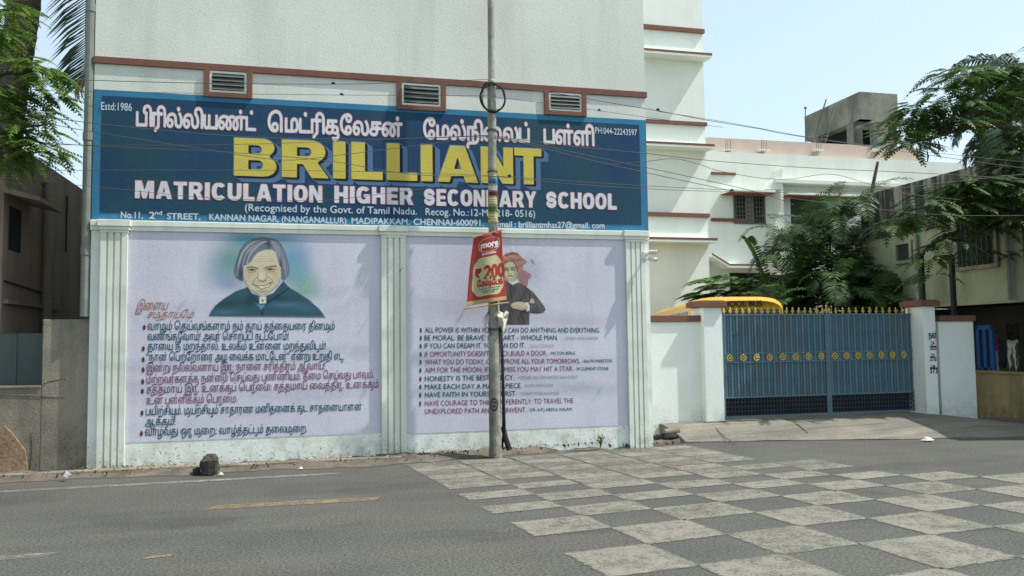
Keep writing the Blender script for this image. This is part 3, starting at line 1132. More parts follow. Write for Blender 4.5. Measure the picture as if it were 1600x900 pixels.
# ------------------------------------------------------------------ painted portraits
class Paint:
    """a small painter: colours and opacity on a grid, later the vertices of a flat sheet"""

    def __init__(self, x0, y0, x1, y1, st):
        self.x = np.arange(x0, x1 + .1, st)
        self.y = np.arange(y0, y1 + .1, st)
        self.X, self.Y = np.meshgrid(self.x, self.y)
        self.C = np.zeros(self.X.shape + (3,)) + .7
        self.A = np.zeros(self.X.shape)
        rs = np.random.RandomState(3)
        self.N = rs.rand(*self.X.shape)
        self.st = st

    def blend(self, m, c, cover=True):
        m = np.clip(m, 0, 1)
        na = m + self.A * (1 - m)
        wt = np.where(na > 1e-4, m / np.maximum(na, 1e-4), 0)[..., None]
        self.C = self.C * (1 - wt) + (np.array(c) / 255.0 if not isinstance(c, np.ndarray) else c) * wt
        self.A = na

    def poly(self, pts, soft=6):
        pts = np.array(pts, float)
        q = np.roll(pts, -1, 0)
        ins = np.zeros(self.X.shape, bool)
        dist = np.full(self.X.shape, 1e9)
        for (ax, ay), (bx, by) in zip(pts, q):
            if ay != by:
                cr = ((self.Y >= min(ay, by)) & (self.Y < max(ay, by)) & (self.X < ax + (self.Y - ay) * (bx - ax) / (by - ay)))
                ins ^= cr
            L2 = (bx - ax) ** 2 + (by - ay) ** 2 + 1e-9
            t = np.clip(((self.X - ax) * (bx - ax) + (self.Y - ay) * (by - ay)) / L2, 0, 1)
            dist = np.minimum(dist, np.hypot(self.X - ax - t * (bx - ax), self.Y - ay - t * (by - ay)))
        sd_ = np.where(ins, dist, -dist)
        return np.clip(.5 + sd_ / soft, 0, 1)

    def line(self, pts, wd, soft=5):
        d = np.full(self.X.shape, 1e9)
        for (ax, ay), (bx, by) in zip(pts[:-1], pts[1:]):
            L2 = (bx - ax) ** 2 + (by - ay) ** 2 + 1e-9
            t = np.clip(((self.X - ax) * (bx - ax) + (self.Y - ay) * (by - ay)) / L2, 0, 1)
            d = np.minimum(d, np.hypot(self.X - ax - t * (bx - ax), self.Y - ay - t * (by - ay)))
        return np.clip(.5 + (wd / 2 - d) / soft, 0, 1)

    def blob(self, cx, cy, rx, ry=None):
        ry = ry or rx
        return np.exp(-(((self.X - cx) / rx) ** 2 + ((self.Y - cy) / ry) ** 2))

    def ell(self, cx, cy, rx, ry, soft=.25):
        d = np.hypot((self.X - cx) / rx, (self.Y - cy) / ry)
        return np.clip(.5 + (1 - d) / soft, 0, 1)

    def build(self, name, parent, to_world, off):
        hh, ww = self.X.shape
        keep = self.A > .012
        cell = keep[:-1, :-1] | keep[1:, :-1] | keep[:-1, 1:] | keep[1:, 1:]
        vs = [to_world(x, y) for y in self.y for x in self.x]
        fs = [(j * ww + i, (j + 1) * ww + i, (j + 1) * ww + i + 1, j * ww + i + 1) for j, i in zip(*np.nonzero(cell))]
        me = bpy.data.meshes.new(name)
        me.from_pydata(vs, [], fs)
        at = me.color_attributes.new('paint', 'FLOAT_COLOR', 'POINT')
        c = np.clip(self.C, 0, 1)
        c = np.clip(np.where(c <= .04045, c / 12.92, ((c + .055) / 1.055) ** 2.4) * .98, 0, .85)
        al = np.concatenate((c, self.A[..., None]), 2).reshape(-1).astype(np.float32)
        at.data.foreach_set('color', al)
        me.materials.append(M_portrait)
        o = bpy.data.objects.new(name, me)
        COL.objects.link(o)
        o.parent = parent
        q = parent
        loc = Vector()
        while q is not None:
            loc += q.location
            q = q.parent
        o.location = -loc
        return o


M_portrait = bpy.data.materials.new('portrait_paint')
M_portrait.use_nodes = True
_n, _l = M_portrait.node_tree.nodes, M_portrait.node_tree.links
_b = _n['Principled BSDF']
_b.inputs['Roughness'].default_value = .85
_a = _n.new('ShaderNodeAttribute')
_a.attribute_name = 'paint'
_l.new(_a.outputs['Color'], _b.inputs['Base Color'])
_l.new(_a.outputs['Alpha'], _b.inputs['Alpha'])
_g = _n.new('ShaderNodeNewGeometry')
_q = _n.new('ShaderNodeTexNoise')
_q.inputs['Scale'].default_value = 42
_q.inputs['Detail'].default_value = 5
_l.new(_g.outputs['Position'], _q.inputs['Vector'])
_p = _n.new('ShaderNodeBump')
_p.inputs['Strength'].default_value = .25
_p.inputs['Distance'].default_value = .01
_l.new(_q.outputs['Fac'], _p.inputs['Height'])
_l.new(_p.outputs[0], _b.inputs['Normal'])

# elderly man with long grey hair in a dark closed coat
p = Paint(-60, 10, 1200, 850, 5)
ch_ = .5 + .5 * np.sin(p.X * .055 + 2.3 * np.sin(p.Y * .021) + p.Y * .035)
for (cx, cy, rx, ry, c, a) in ((250, 270, 140, 120, (84, 158, 138), .75), (190, 400, 170, 120, (105, 160, 185), .5), (400, 90, 170, 75, (60, 150, 170), .85), (830, 260, 130, 170, (95, 165, 195), .8), (860, 420, 130, 110, (110, 175, 190), .65), (950, 540, 110, 90, (128, 190, 158), .7), (240, 500, 110, 60, (130, 140, 185), .4), (700, 90, 120, 60, (90, 165, 180), .6)):
    p.blend(p.blob(cx, cy, rx * 1.15, ry * 1.12) * a * .7, c)
coat = p.poly([(35, 806), (60, 760), (100, 705), (180, 640), (290, 572), (385, 538), (400, 528), (440, 600), (540, 640), (640, 600), (720, 500), (738, 478), (790, 535), (880, 588), (980, 655), (1070, 735), (1110, 785), (1136, 822)], 10)
fade = np.clip((835 - p.Y) / 60, 0, 1)
p.blend(coat * (.25 + .75 * fade), (44, 82, 96))
p.blend(coat * p.blob(230, 690, 130, 30) * .5, (22, 52, 66))
p.blend(coat * p.blob(180, 770, 140, 30) * .6, (70, 125, 140))
p.blend(coat * p.blob(760, 700, 170, 30) * .6, (70, 125, 140))
p.blend(coat * p.blob(960, 740, 130, 40) * .45, (60, 115, 130))
p.blend(coat * p.blob(420, 660, 50, 60) * .6, (20, 50, 62))
p.blend(coat * p.blob(690, 640, 90, 22) * .6, (20, 50, 62))
p.blend(p.line([(395, 535), (500, 690), (545, 745)], 9) * coat, (14, 40, 50))
p.blend(p.line([(790, 540), (700, 610), (560, 700)], 9) * coat, (14, 40, 50))
p.blend(p.poly([(480, 680), (530, 745), (570, 690)], 10), (80, 145, 165))
p.blend(p.line([(545, 745), (540, 800)], 7), (14, 40, 50))
p.blend(p.ell(535, 772, 15, 15), (20, 60, 70))
col_ = p.poly([(398, 545), (505, 690), (560, 690), (720, 590), (790, 540), (738, 478), (640, 590), (540, 625), (440, 590)], 8)
p.blend(col_, (42, 78, 95))
p.blend(p.line([(398, 545), (505, 690), (560, 690), (720, 590), (790, 540)], 7), (12, 34, 44))
face = p.poly([(360, 320), (363, 420), (385, 510), (420, 556), (470, 590), (520, 607), (570, 600), (640, 556), (690, 512), (716, 450), (718, 320), (690, 290), (680, 250), (660, 180), (600, 165), (520, 175), (470, 200), (430, 270), (395, 310)], 8)
p.blend(face, (198, 187, 160))
for (cx, cy, rx, ry, c, a) in ((540, 250, 110, 60, (214, 204, 170), .6), (420, 430, 40, 60, (172, 158, 122), .6), (655, 420, 45, 60, (178, 164, 128), .5), (530, 430, 25, 50, (222, 212, 176), .7), (440, 370, 55, 22, (150, 136, 104), .55), (612, 366, 55, 22, (150, 136, 104), .55), (540, 575, 60, 20, (168, 152, 118), .6), (520, 480, 60, 12, (160, 140, 108), .5), (445, 450, 30, 25, (212, 200, 164), .5), (625, 445, 30, 25, (212, 200, 164), .5)):
    p.blend(face * p.blob(cx, cy, rx, ry) * a, c)
dk = (70, 58, 44)
for ln_, wd, a in (([(395, 350), (440, 342), (495, 358)], 11, .7), ([(558, 355), (610, 340), (672, 334)], 11, .7), ([(405, 372), (440, 362), (478, 374)], 7, .8), ([(580, 370), (612, 358), (655, 366)], 7, .8), ([(410, 392), (445, 396), (480, 388)], 5, .4), ([(585, 388), (620, 390), (655, 380)], 5, .4),
                   ([(500, 400), (492, 445), (512, 470), (545, 478), (575, 462), (585, 440), (572, 400)], 6, .5), ([(512, 470), (545, 480), (572, 466)], 7, .6), ([(452, 505), (500, 522), (565, 520), (622, 488)], 8, .85), ([(468, 520), (530, 552), (600, 528), (626, 492)], 6, .6), ([(485, 440), (455, 475), (445, 512)], 6, .5), ([(598, 440), (630, 462), (642, 496)], 6, .5),
                   ([(480, 272), (560, 262), (640, 272)], 4, .3), ([(475, 295), (560, 285), (650, 292)], 4, .3), ([(500, 248), (560, 240), (620, 246)], 4, .25), ([(378, 470), (420, 545), (500, 600)], 6, .4), ([(712, 440), (680, 510), (600, 585)], 6, .35), ([(495, 570), (540, 578), (585, 566)], 5, .4)):
    p.blend(p.line(ln_, wd, 7) * a * 1.05 * face, dk)
p.blend(p.poly([(470, 514), (500, 524), (565, 522), (612, 496), (595, 522), (535, 540)], 5) * .8, (225, 220, 205))
p.blend(p.ell(443, 371, 15, 8), (22, 18, 16))
p.blend(p.ell(612, 366, 15, 8), (22, 18, 16))
hair = p.poly([(275, 400), (285, 330), (308, 260), (330, 190), (380, 122), (450, 80), (530, 64), (600, 72), (660, 84), (712, 130), (746, 190), (772, 270), (787, 340), (792, 400), (766, 450), (737, 470), (720, 445), (716, 350), (695, 318), (680, 260), (664, 205), (628, 178), (560, 182), (500, 205), (470, 235), (440, 282), (400, 322), (362, 332), (357, 400), (362, 474), (328, 466), (290, 440)], 9)
p.blend(hair, (102, 110, 120))
_rr = np.hypot((p.X - 600) * 1.0, (p.Y - 110) * .55)      # strands fall in arcs from the parting
fl = .5 + .28 * np.sin(_rr * .21 + 1.3 * np.sin(p.Y * .031) + 1.5 * p.N) + .22 * np.sin(_rr * .083 + p.Y * .012 + 2.0)
p.blend(hair * np.clip(fl * 1.6 - .8, 0, 1) * .3, (142, 150, 160))
random.seed(17)
for i in range(74):
    right = i % 3 == 0
    k_ = rnd()
    if right:      # short sweep right of the parting
        q0, q1, q2, q3 = (598 + 12 * rnd(), 84 + 40 * rnd()), (640 + 70 * k_, 100 + 20 * rnd()), (690 + 85 * k_, 200 + 40 * rnd()), (712 + 72 * k_, 330 + 120 * rnd())
    else:          # long sweep to the left, curling in at the ends
        q0, q1, q2, q3 = (600 - 30 * rnd(), 78 + 60 * rnd() * k_), (470 - 90 * (1 - k_), 80 + 90 * k_), (330 + 100 * k_ - 20, 190 + 60 * k_), (290 + 130 * k_, 330 + 120 * rnd() * (1 - k_) + 10)
    pts = []
    for t in np.linspace(0, 1, 9):
        a_, b_, c_, d_ = (1 - t) ** 3, 3 * t * (1 - t) ** 2, 3 * t * t * (1 - t), t ** 3
        pts.append((a_ * q0[0] + b_ * q1[0] + c_ * q2[0] + d_ * q3[0], a_ * q0[1] + b_ * q1[1] + c_ * q2[1] + d_ * q3[1]))
    v_ = rnd()
    p.blend(hair * p.line(pts, 5 + 5 * rnd(), 6) * (.35 + .3 * rnd()), (168, 175, 182) if v_ < .5 else (132, 140, 150) if v_ < .7 else (62, 68, 78))
p.blend(hair * p.blob(430, 180, 70, 45) * .3, (165, 172, 180))
p.blend(hair * p.blob(335, 410, 25, 70) * .7, (40, 46, 55))
p.blend(hair * p.blob(600, 120, 22, 50) * .6, (40, 46, 55))
p.blend(hair * p.blob(712, 330, 14, 70) * .7, (36, 42, 50))
p.blend(p.line([(275, 400), (285, 330), (308, 260), (330, 190), (380, 122), (450, 80), (530, 64), (600, 72), (660, 84), (712, 130), (746, 190), (772, 270), (787, 340), (792, 400)], 6) * .5, (40, 48, 58))
p.blend(p.poly([(510, 622), (575, 616), (576, 684), (512, 688)], 6), (214, 216, 205))
p.blend(p.ell(543, 658, 9, 9), (60, 60, 60))
p.C *= (.96 + .08 * p.N)[..., None]
YP = YM - .002


def tw1(x, y):
    return P(320 + x / 6.0, 360 + y / 6.0, YP)


tag(p.build('portrait', murals[0], tw1, 0), 'painted elderly man with long grey hair, smiling, in dark closed coat')

# man in an orange turban, arms folded
p = Paint(400, 60, 1000, 945, 5)
for k_ in range(9):
    a = math.radians(-105 + k_ * 18)
    for wd, al in ((26, .22),):
        p.blend(p.line([(640 + 130 * math.cos(a), 420 + 130 * math.sin(a)), (640 + 330 * math.cos(a), 420 + 330 * math.sin(a))], wd, 18) * al * p.blob(640, 400, 300, 300), (205, 210, 215))
p.blend(p.blob(770, 430, 90, 110) * .55, (196, 196, 208))
p.blend(p.poly([(650, 500), (668, 440), (700, 425), (742, 452), (778, 470), (776, 500), (752, 520), (748, 560), (738, 590), (690, 570)], 8), (150, 112, 116))
p.blend(p.poly([(700, 320), (740, 350), (720, 380), (700, 380)], 8), (140, 125, 120))
p.blend(p.poly([(775, 330), (795, 335), (812, 380), (790, 370)], 8), (140, 135, 135))
p.blend(p.poly([(478, 320), (512, 310), (515, 380), (482, 390)], 10) * .8, (180, 124, 98))
coat = p.poly([(470, 600), (500, 552), (530, 525), (560, 545), (600, 566), (650, 540), (720, 582), (800, 642), (850, 705), (900, 770), (912, 800), (893, 830), (832, 840), (762, 832), (760, 944), (470, 944)], 9)
p.blend(coat, (78, 74, 74))
fo = .5 + .3 * np.sin(p.X * .052 + p.Y * .02 + 1.8 * np.sin(p.Y * .017)) + .2 * np.sin(p.X * .13 - p.Y * .05 + 2 * np.sin(p.X * .02))
p.blend(coat * np.clip(fo * 1.5 - .6, 0, 1) * .4, (112, 106, 102))
p.blend(coat * np.clip((1 - fo) * 1.5 - .7, 0, 1) * .5, (46, 42, 44))
p.blend(coat * p.blob(870, 760, 40, 80) * .5, (120, 114, 106))
for ln_, wd in (([(590, 570), (585, 640), (600, 730)], 8), ([(760, 640), (770, 720), (700, 745)], 7), ([(560, 760), (640, 805), (760, 832)], 10), ([(530, 525), (560, 545), (600, 566), (650, 540)], 6), ([(912, 800), (893, 832), (762, 836)], 6), ([(720, 582), (800, 642), (850, 705), (900, 770)], 5)):
    p.blend(coat * p.line(ln_, wd) * .8, (32, 28, 30))
p.blend(p.poly([(566, 540), (602, 572), (658, 548), (652, 520), (610, 540), (580, 530)], 6), (206, 208, 200))
face = p.poly([(522, 400), (524, 450), (534, 500), (560, 536), (606, 546), (640, 524), (657, 470), (655, 430), (640, 390), (620, 355), (560, 350), (528, 372)], 7)
p.blend(face, (186, 184, 150))
for (cx, cy, rx, ry, c, a) in ((640, 470, 22, 60, (140, 132, 100), .7), (545, 430, 22, 12, (120, 112, 84), .6), (605, 425, 25, 12, (120, 112, 84), .6), (580, 460, 10, 35, (210, 206, 172), .7), (600, 530, 40, 12, (150, 142, 110), .6), (560, 470, 16, 18, (206, 200, 168), .5)):
    p.blend(face * p.blob(cx, cy, rx, ry) * a, c)
for ln_, wd, a in (([(530, 415), (548, 408), (566, 416)], 7, .9), ([(588, 412), (606, 404), (632, 412)], 7, .9), ([(536, 430), (548, 427), (562, 431)], 8, .9), ([(592, 428), (606, 423), (626, 428)], 8, .9), ([(568, 420), (566, 455), (572, 470), (592, 466)], 6, .55), ([(560, 490), (580, 484), (604, 492)], 9, .7), ([(566, 512), (584, 514), (600, 510)], 5, .4), ([(524, 400), (524, 450), (536, 504), (560, 538)], 5, .5)):
    p.blend(p.line(ln_, wd, 6) * a, (50, 44, 36))
tur = p.poly([(506, 360), (508, 315), (540, 277), (600, 262), (652, 274), (692, 312), (704, 360), (704, 412), (692, 442), (656, 457), (640, 432), (626, 384), (600, 354), (560, 357), (526, 392), (512, 402)], 8)
p.blend(tur, (168, 120, 104))
tb = .5 + .5 * np.sin((p.Y * .9 + (p.X - 600) * -.35 + ((p.X - 600) * .07) ** 2) * .11)
p.blend(tur * np.clip(tb * 1.7 - .9, 0, 1) * .6, (116, 74, 66))
p.blend(tur * p.blob(560, 310, 50, 14) * .5, (220, 160, 130))
p.blend(p.line([(540, 300), (600, 275), (664, 285)], 9) * .8 * tur, (70, 36, 36))
p.blend(p.line([(512, 385), (540, 352), (600, 344), (640, 388), (656, 450)], 6) * .8, (80, 44, 40))
hand = p.poly([(584, 768), (605, 742), (650, 728), (700, 732), (735, 748), (742, 800), (700, 808), (650, 800), (610, 792)], 7)
p.blend(hand, (192, 184, 150))
p.blend(hand * p.line([(600, 775), (640, 765), (690, 772)], 5) * .5, (110, 98, 74))
p.blend(hand * p.line([(610, 792), (660, 788), (720, 800)], 6) * .5, (120, 108, 84))
h2 = p.poly([(764, 735), (772, 708), (788, 695), (804, 702), (814, 735), (800, 745), (778, 742)], 6)
p.blend(h2, (190, 182, 150))
for xx in (776, 789, 800):
    p.blend(p.line([(xx, 706), (xx + 3, 740)], 3, 4) * .5 * h2, (110, 98, 74))
p.blend(p.poly([(716, 738), (752, 732), (768, 770), (764, 815), (735, 820), (744, 780)], 6), (206, 212, 212))
p.C *= (.96 + .08 * p.N)[..., None]


def tw2(x, y):
    return P(700 + x / 6.0, 350 + y / 6.0, YP)


tag(p.build('portrait', murals[1], tw2, 0), 'painted man in an orange turban and dark coat with folded arms')


# ------------------------------------------------------------------ white building behind the yard
AY = 22.2
ax0 = 5.6
ax1 = 21.0


def A(px, py, Y=AY):
    return P(px, py, Y)


annex = thing('annex_building', 'low white building behind the gate with a pinkish parapet', 'building', (13, 24, 0))
zt = A(1107, 236).z
b = MB()
b.box(SXR - .5, ax1, AY, 31, -.2, zt)
b.build('wall', M_annex, annex)
b = MB()
b.box(SXR - .5, A(1443, 236).x, AY + .25, AY + .5, zt - .05, A(1107, 211).z)
pp = b.build('parapet', M_pinkp, annex)
b = MB()
b.box(A(1388, 236).x, A(1444, 236).x, AY + .245, AY + .25, zt - .05, A(1388, 233).z)
b.build('render_patch', M_orange, pp)
for px in (1140, 1196, 1282, 1376):
    q = MB()
    a = A(px, 232)
    for dx in (-.07, .0, .09):
        q.tube([(a.x + dx, AY + .12, a.z - .1), (a.x + dx + .02, AY + .12, a.z + .30)], .008, 5)
    q.build('rebar', M_wire, annex)
    q = MB()
    q.box(a.x - .12, a.x + .14, AY - .012, AY + .25, a.z - .06, a.z - .02)
    q.build('plinth', M_annex, annex)


def abox(px0, px1, py0, py1, dep, m, name, par=None, bev=.006):
    a, c = A(px0, (py0 + py1) / 2, AY - dep), A(px1, (py0 + py1) / 2, AY - dep)
    z1, z0 = A((px0 + px1) / 2, py0, AY - dep).z, A((px0 + px1) / 2, py1, AY - dep).z
    q = MB()
    q.box(a.x, c.x, AY - dep, AY, z0, z1)
    return q.build(name, m, par or annex, bevel=bev)


abox(1112, 1150, 269, 273, .05, M_terra, 'moulding')
abox(1112, 1168, 341, 346, .06, M_terra, 'moulding')
abox(1213, 1420, 283, 289, .45, M_annex, 'ledge')
# sunshade over the left window
sshade = abox(1141, 1212, 296, 300, .55, M_annex, 'sunshade')
abox(1141, 1212, 299.9, 301.2, .552, M_terra, 'edge_band', sshade)
# window with grille and curtain
a, c = A(1149, 347), A(1192, 307)
q = MB()
q.box(a.x, c.x, AY - .006, AY, a.z, c.z)
wn = q.build('window', M_dark, annex)
q = MB()
f_ = .05
q.box(a.x - f_, a.x, AY - .04, AY, a.z - f_, c.z + f_)
q.box(c.x, c.x + f_, AY - .04, AY, a.z - f_, c.z + f_)
q.box(a.x, c.x, AY - .04, AY, c.z, c.z + f_)
q.box(a.x, c.x, AY - .04, AY, a.z - f_, a.z)
q.build('frame', M_louv, wn)
q = MB()
for i in range(10):
    xx = a.x + (c.x - a.x) * (i + .5) / 10
    q.box(xx - .012, xx + .012, AY - .030, AY - .02, a.z, c.z)
for i in range(6):
    zz = a.z + (c.z - a.z) * (i + .5) / 6
    q.box(a.x, c.x, AY - .020, AY - .012, zz - .012, zz + .012)
q.build('grille', M_louv, wn)
q = MB()
q.box(a.x + (c.x - a.x) * .36, a.x + (c.x - a.x) * .64, AY - .011, AY - .007, a.z, c.z)
q.build('curtain', M_greyc, wn)
# second window half hidden by the palms
a, c = A(1236, 350), A(1300, 309)
q = MB()
q.box(a.x, c.x, AY - .006, AY, a.z, c.z)
q.build('window', mat('shutter_green', (.03, .05, .035)), annex)
s2 = abox(1232, 1345, 302, 305.5, .5, M_annex, 'sunshade')
abox(1232, 1345, 305.3, 306.8, .502, M_terra, 'edge_band', s2)
# white shade fin with a rounded head and its lower bulge
a = A(1209, 268)
q = MB()
pts = []
for t in np.linspace(0, 1, 9):
    pts.append((a.x - .18 + .18 * math.sin(t * math.pi / 2), AY - .10, a.z - .25 + .25 * t))
fin = [Vector((a.x - .55, AY - .4, A(1209, 300).z))] + [Vector((a.x - .22 + .22 * math.sin(t * math.pi / 2), AY - .4, a.z - .3 + .3 * math.sin(t * math.pi / 2))) for t in np.linspace(0, 1, 6)] + [Vector((a.x + .05, AY - .4, a.z)), Vector((a.x + .05, AY - .4, A(1209, 430).z)), Vector((a.x - .25, AY - .4, A(1209, 430).z)), Vector((a.x - .25, AY - .4, A(1209, 350).z)), Vector((a.x - .04, AY - .4, A(1209, 325).z)), Vector((a.x - .04, AY - .4, A(1209, 300).z))]
q.prism(fin, (0, .4, 0))
q.build('shade_fin', M_annex, annex)
# porch roof low on the left with a dark opening under it
q = MB()
za, zb, zc = A(1113, 399).z, A(1140, 416).z, A(1113, 410).z
xa, xb, xc = A(1112, 400, AY - .6).x, A(1140, 400, AY - .6).x, A(1200, 400, AY - .6).x
pts = [Vector((xa, AY - .6, za)), Vector((xb, AY - .6, zb)), Vector((xc, AY - .6, zb)), Vector((xc, AY - .6, zb - .1)), Vector((xb, AY - .6, zb - .1)), Vector((xa, AY - .6, za - .1))]
q.prism(pts, (0, .6, 0))
po = q.build('porch_roof', M_annex, annex)
q = MB()
for u0, u1 in ((pts[0], pts[1]), (pts[1], pts[2])):
    q.prism([u0 + Vector((0, -.004, .012)), u1 + Vector((0, -.004, .012)), u1 + Vector((0, -.004, -.035)), u0 + Vector((0, -.004, -.035))], (0, .004, 0))
q.build('edge_band', M_terra, po)
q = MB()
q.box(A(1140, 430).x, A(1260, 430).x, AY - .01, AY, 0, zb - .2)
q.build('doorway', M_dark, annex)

# ------------------------------------------------------------------ unfinished rooftop structure
UY = 27.5
cx_ = P(1343, 143, UY).x
zt = P(1343, 143, UY).z
xr = P(1402, 150, UY).x
xb_ = xr
tower = thing('concrete_tower', 'grey unfinished concrete rooftop structure behind the pinkish parapet', 'building', (cx_ + 1, UY + 3, 0))
yb = PX(1257, 184, cx_).y
zl = P(1343, 186, UY).z
q = MB()
q.box(cx_, xr, UY, yb, zl, zt)
q.build('water_tank', M_conc, tower)
q = MB()
zf = P(1343, 182, UY).z
q.box(cx_ - .02, xr + .25, UY + .01, UY + .35, zl - .0, zl + .35)
q.build('beam', M_conc, tower)
# open storey below: columns, a parapet wall, dark room
z0 = P(1343, 240, UY).z - 2
for yy in (UY + .5, UY + 2.9, UY + 5.6):
    q = MB()
    q.box(cx_ + .05, cx_ + .45, yy, yy + .45, z0, zl)
    q.build('column', M_conc, tower)
q = MB()
q.box(xr - .4, xr, UY + .5, UY + .9, z0, zl)
q.build('column', M_conc, tower)
q = MB()
q.box(cx_ + .5, xr - .05, UY + 1.2, yb, z0, zl - .004)
q.build('room', M_dark, tower)
q = MB()
q.box(cx_ + .10, cx_ + .3, UY + .95, yb, z0, zl - .95)
q.build('low_wall', M_conc, tower)
# porch slab with leaning roof in front
q = MB()
sx = P(1372, 186, UY - 1.2)
q.box(sx.x - .1, P(1420, 190, UY - 1.2).x, UY - 1.2, UY + .0, sx.z - .10, sx.z)
q.build('porch_slab', M_conc, tower)
q = MB()
q.box(sx.x, sx.x + .5, UY - 1.1, UY - .7, z0, sx.z - .10)
q.build('porch_column', M_conc, tower)
q = MB()
q.box(sx.x + .5, P(1412, 190, UY - 1.0).x, UY - .6, UY - .5, z0, sx.z - .10)
q.build('porch_wall', M_brown, tower)
lad = thing('ladder', 'thin ladder leaning against the unfinished concrete structure', 'ladder', (cx_ - .8, UY + 2, 0))
q = MB()
t0, t1 = PX(1282, 222, cx_ - .25), PX(1303, 166, cx_ - .25)
t2, t3 = PX(1290, 222, cx_ - .25), PX(1309, 166, cx_ - .25)
q.tube([t0, t1], .025, 5)
q.build('rail', M_conc, lad)
q = MB()
q.tube([t2, t3], .025, 5)
q.build('rail', M_conc, lad)
for i in range(1, 11):
    q = MB()
    q.tube([t0.lerp(t1, i / 11), t2.lerp(t3, i / 11)], .018, 5)
    q.build('rung', M_conc, lad)
q = MB()
q.tube([PX(1270, 222, cx_ - .25), PX(1291, 155, cx_ - .25)], .03, 5)
tag(q.build('bamboo_pole', M_conc), 'single thin pole leaning on the concrete structure left of the ladder', 'pole')
q = MB()
q.tube([PX(1258.5, 225, cx_ - .1), PX(1258.5, 168, cx_ - .1)], .025, 5)
q.tube([PX(1258.5, 170, cx_ - .1), PX(1258.5, 167, cx_ - .1)], .06, 6)
tag(q.build('roof_post', M_conc), 'thin upright post at the far left corner of the concrete structure', 'post')
q = MB()
q.tube([P(1362, 300, 19), P(1367, 275, 19), P(1371.5, 253, 19)], [.05, .045, .035], 6)
tag(q.build('bare_pole', M_bark), 'dark bare stick standing up in front of the white building', 'pole')

# ------------------------------------------------------------------ weathered house on the right
WX = 12.1
weath = thing('weathered_house', 'rain-streaked weathered house with two dark windows on the right', 'house', (15, 13, 0))
zroof = PX(1440, 281, WX).z
ymax = PX(1344, 310, WX).y
slab = PX(1520, 472.5, WX)
b = MB()
b.box(WX, 20, 9.0, ymax, slab.z, zroof)
b.build('wall', M_weathlow, weath)
q = MB()
q.box(WX - .004, WX, 9.0, ymax, zroof - 1.0, zroof)
q.build('parapet', M_weath, weath)
q = MB()
q.box(WX - .05, WX, 9.0, ymax, zroof - 1.03, zroof - .99)
q.build('drip_band', M_weath, weath)
q = MB()
q.box(WX - .10, WX + .1, 9.0, ymax, slab.z - .05, slab.z)
q.build('slab_edge', M_weathlow, weath)
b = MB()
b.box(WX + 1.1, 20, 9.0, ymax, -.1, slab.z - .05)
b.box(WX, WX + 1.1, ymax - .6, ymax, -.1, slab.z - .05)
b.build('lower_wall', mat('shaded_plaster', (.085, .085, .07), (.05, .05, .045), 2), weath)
for (px0, px1, py0, py1) in ((1404, 1423, 380, 408), (1501, 1554, 335, 418)):
    a, c = PX(px0, py1, WX), PX(px1, py0, WX)
    yn, yf = c.y, a.y
    zz0, zz1 = min(a.z, c.z), max(a.z, c.z)
    q = MB()
    q.box(WX - .004, WX + .02, yn, yf, zz0, zz1)
    wn = q.build('window', M_dark, weath)
    q = MB()
    q.box(WX - .06, WX, yn - .07, yn, zz0 - .07, zz1 + .07)
    q.box(WX - .06, WX, yf, yf + .07, zz0 - .07, zz1 + .07)
    q.box(WX - .06, WX, yn, yf, zz1, zz1 + .07)
    q.box(WX - .06, WX, yn, yf, zz0 - .07, zz0)
    q.build('frame', M_weathlow if px0 < 1450 else M_bluep if False else M_greyw, wn)
    q = MB()
    for i in range(7):
        yy = yn + (yf - yn) * (i + .5) / 7
        q.box(WX - .02, WX - .008, yy - .008, yy + .008, zz0, zz1)
    q.build('bar', M_wire, wn)
q = MB()
for px in (1431, 1578):
    a = PX(px, 400, WX - .07)
    q.tube([(WX - .07, a.y, slab.z), (WX - .07, a.y, zroof - 1.1)], .045, 8)
    break
q.build('rain_pipe', M_weathlow, weath)
q = MB()
a = PX(1575, 400, WX - .07)
q.tube([(WX - .07, a.y, slab.z), (WX - .07, a.y, zroof - 1.1)], .035, 8)
q.build('rain_pipe', M_greyc, weath)

# two square iron posts behind the right gate pillar
for i, (px, y0, y1, lb) in enumerate(((1440, 398, 482, 'left one of two dark iron posts behind the right gate pillar'), (1488, 400, 492, 'right one of two dark iron posts, rising above the low end wall'))):
    a, c = P(px - 1, y0, 12.1), P(px + 2, y1, 12.1)
    q = MB()
    q.box(a.x - .035, a.x + .035, 12.07, 12.14, .1, a.z)
    q.box(a.x - .05, a.x + .05, 12.055, 12.155, a.z, a.z + .02)
    tag(q.build('iron_post', M_cable), lb, 'post', 'iron posts by the gate')

# low yellow wall and what hangs behind it
q = MB()
q.box(WX + .05, WX + .25, 9.2, 14.5, -.1, PX(1570, 584, WX + .05).z)
q.box(WX + .02, WX + .28, 9.2, 14.5, PX(1570, 584, WX + .05).z, PX(1570, 584, WX + .05).z + .04)
tag(q.build('yellow_wall', M_ylow), 'low stained yellow wall under the weathered house', 'wall')
LX = WX + .45


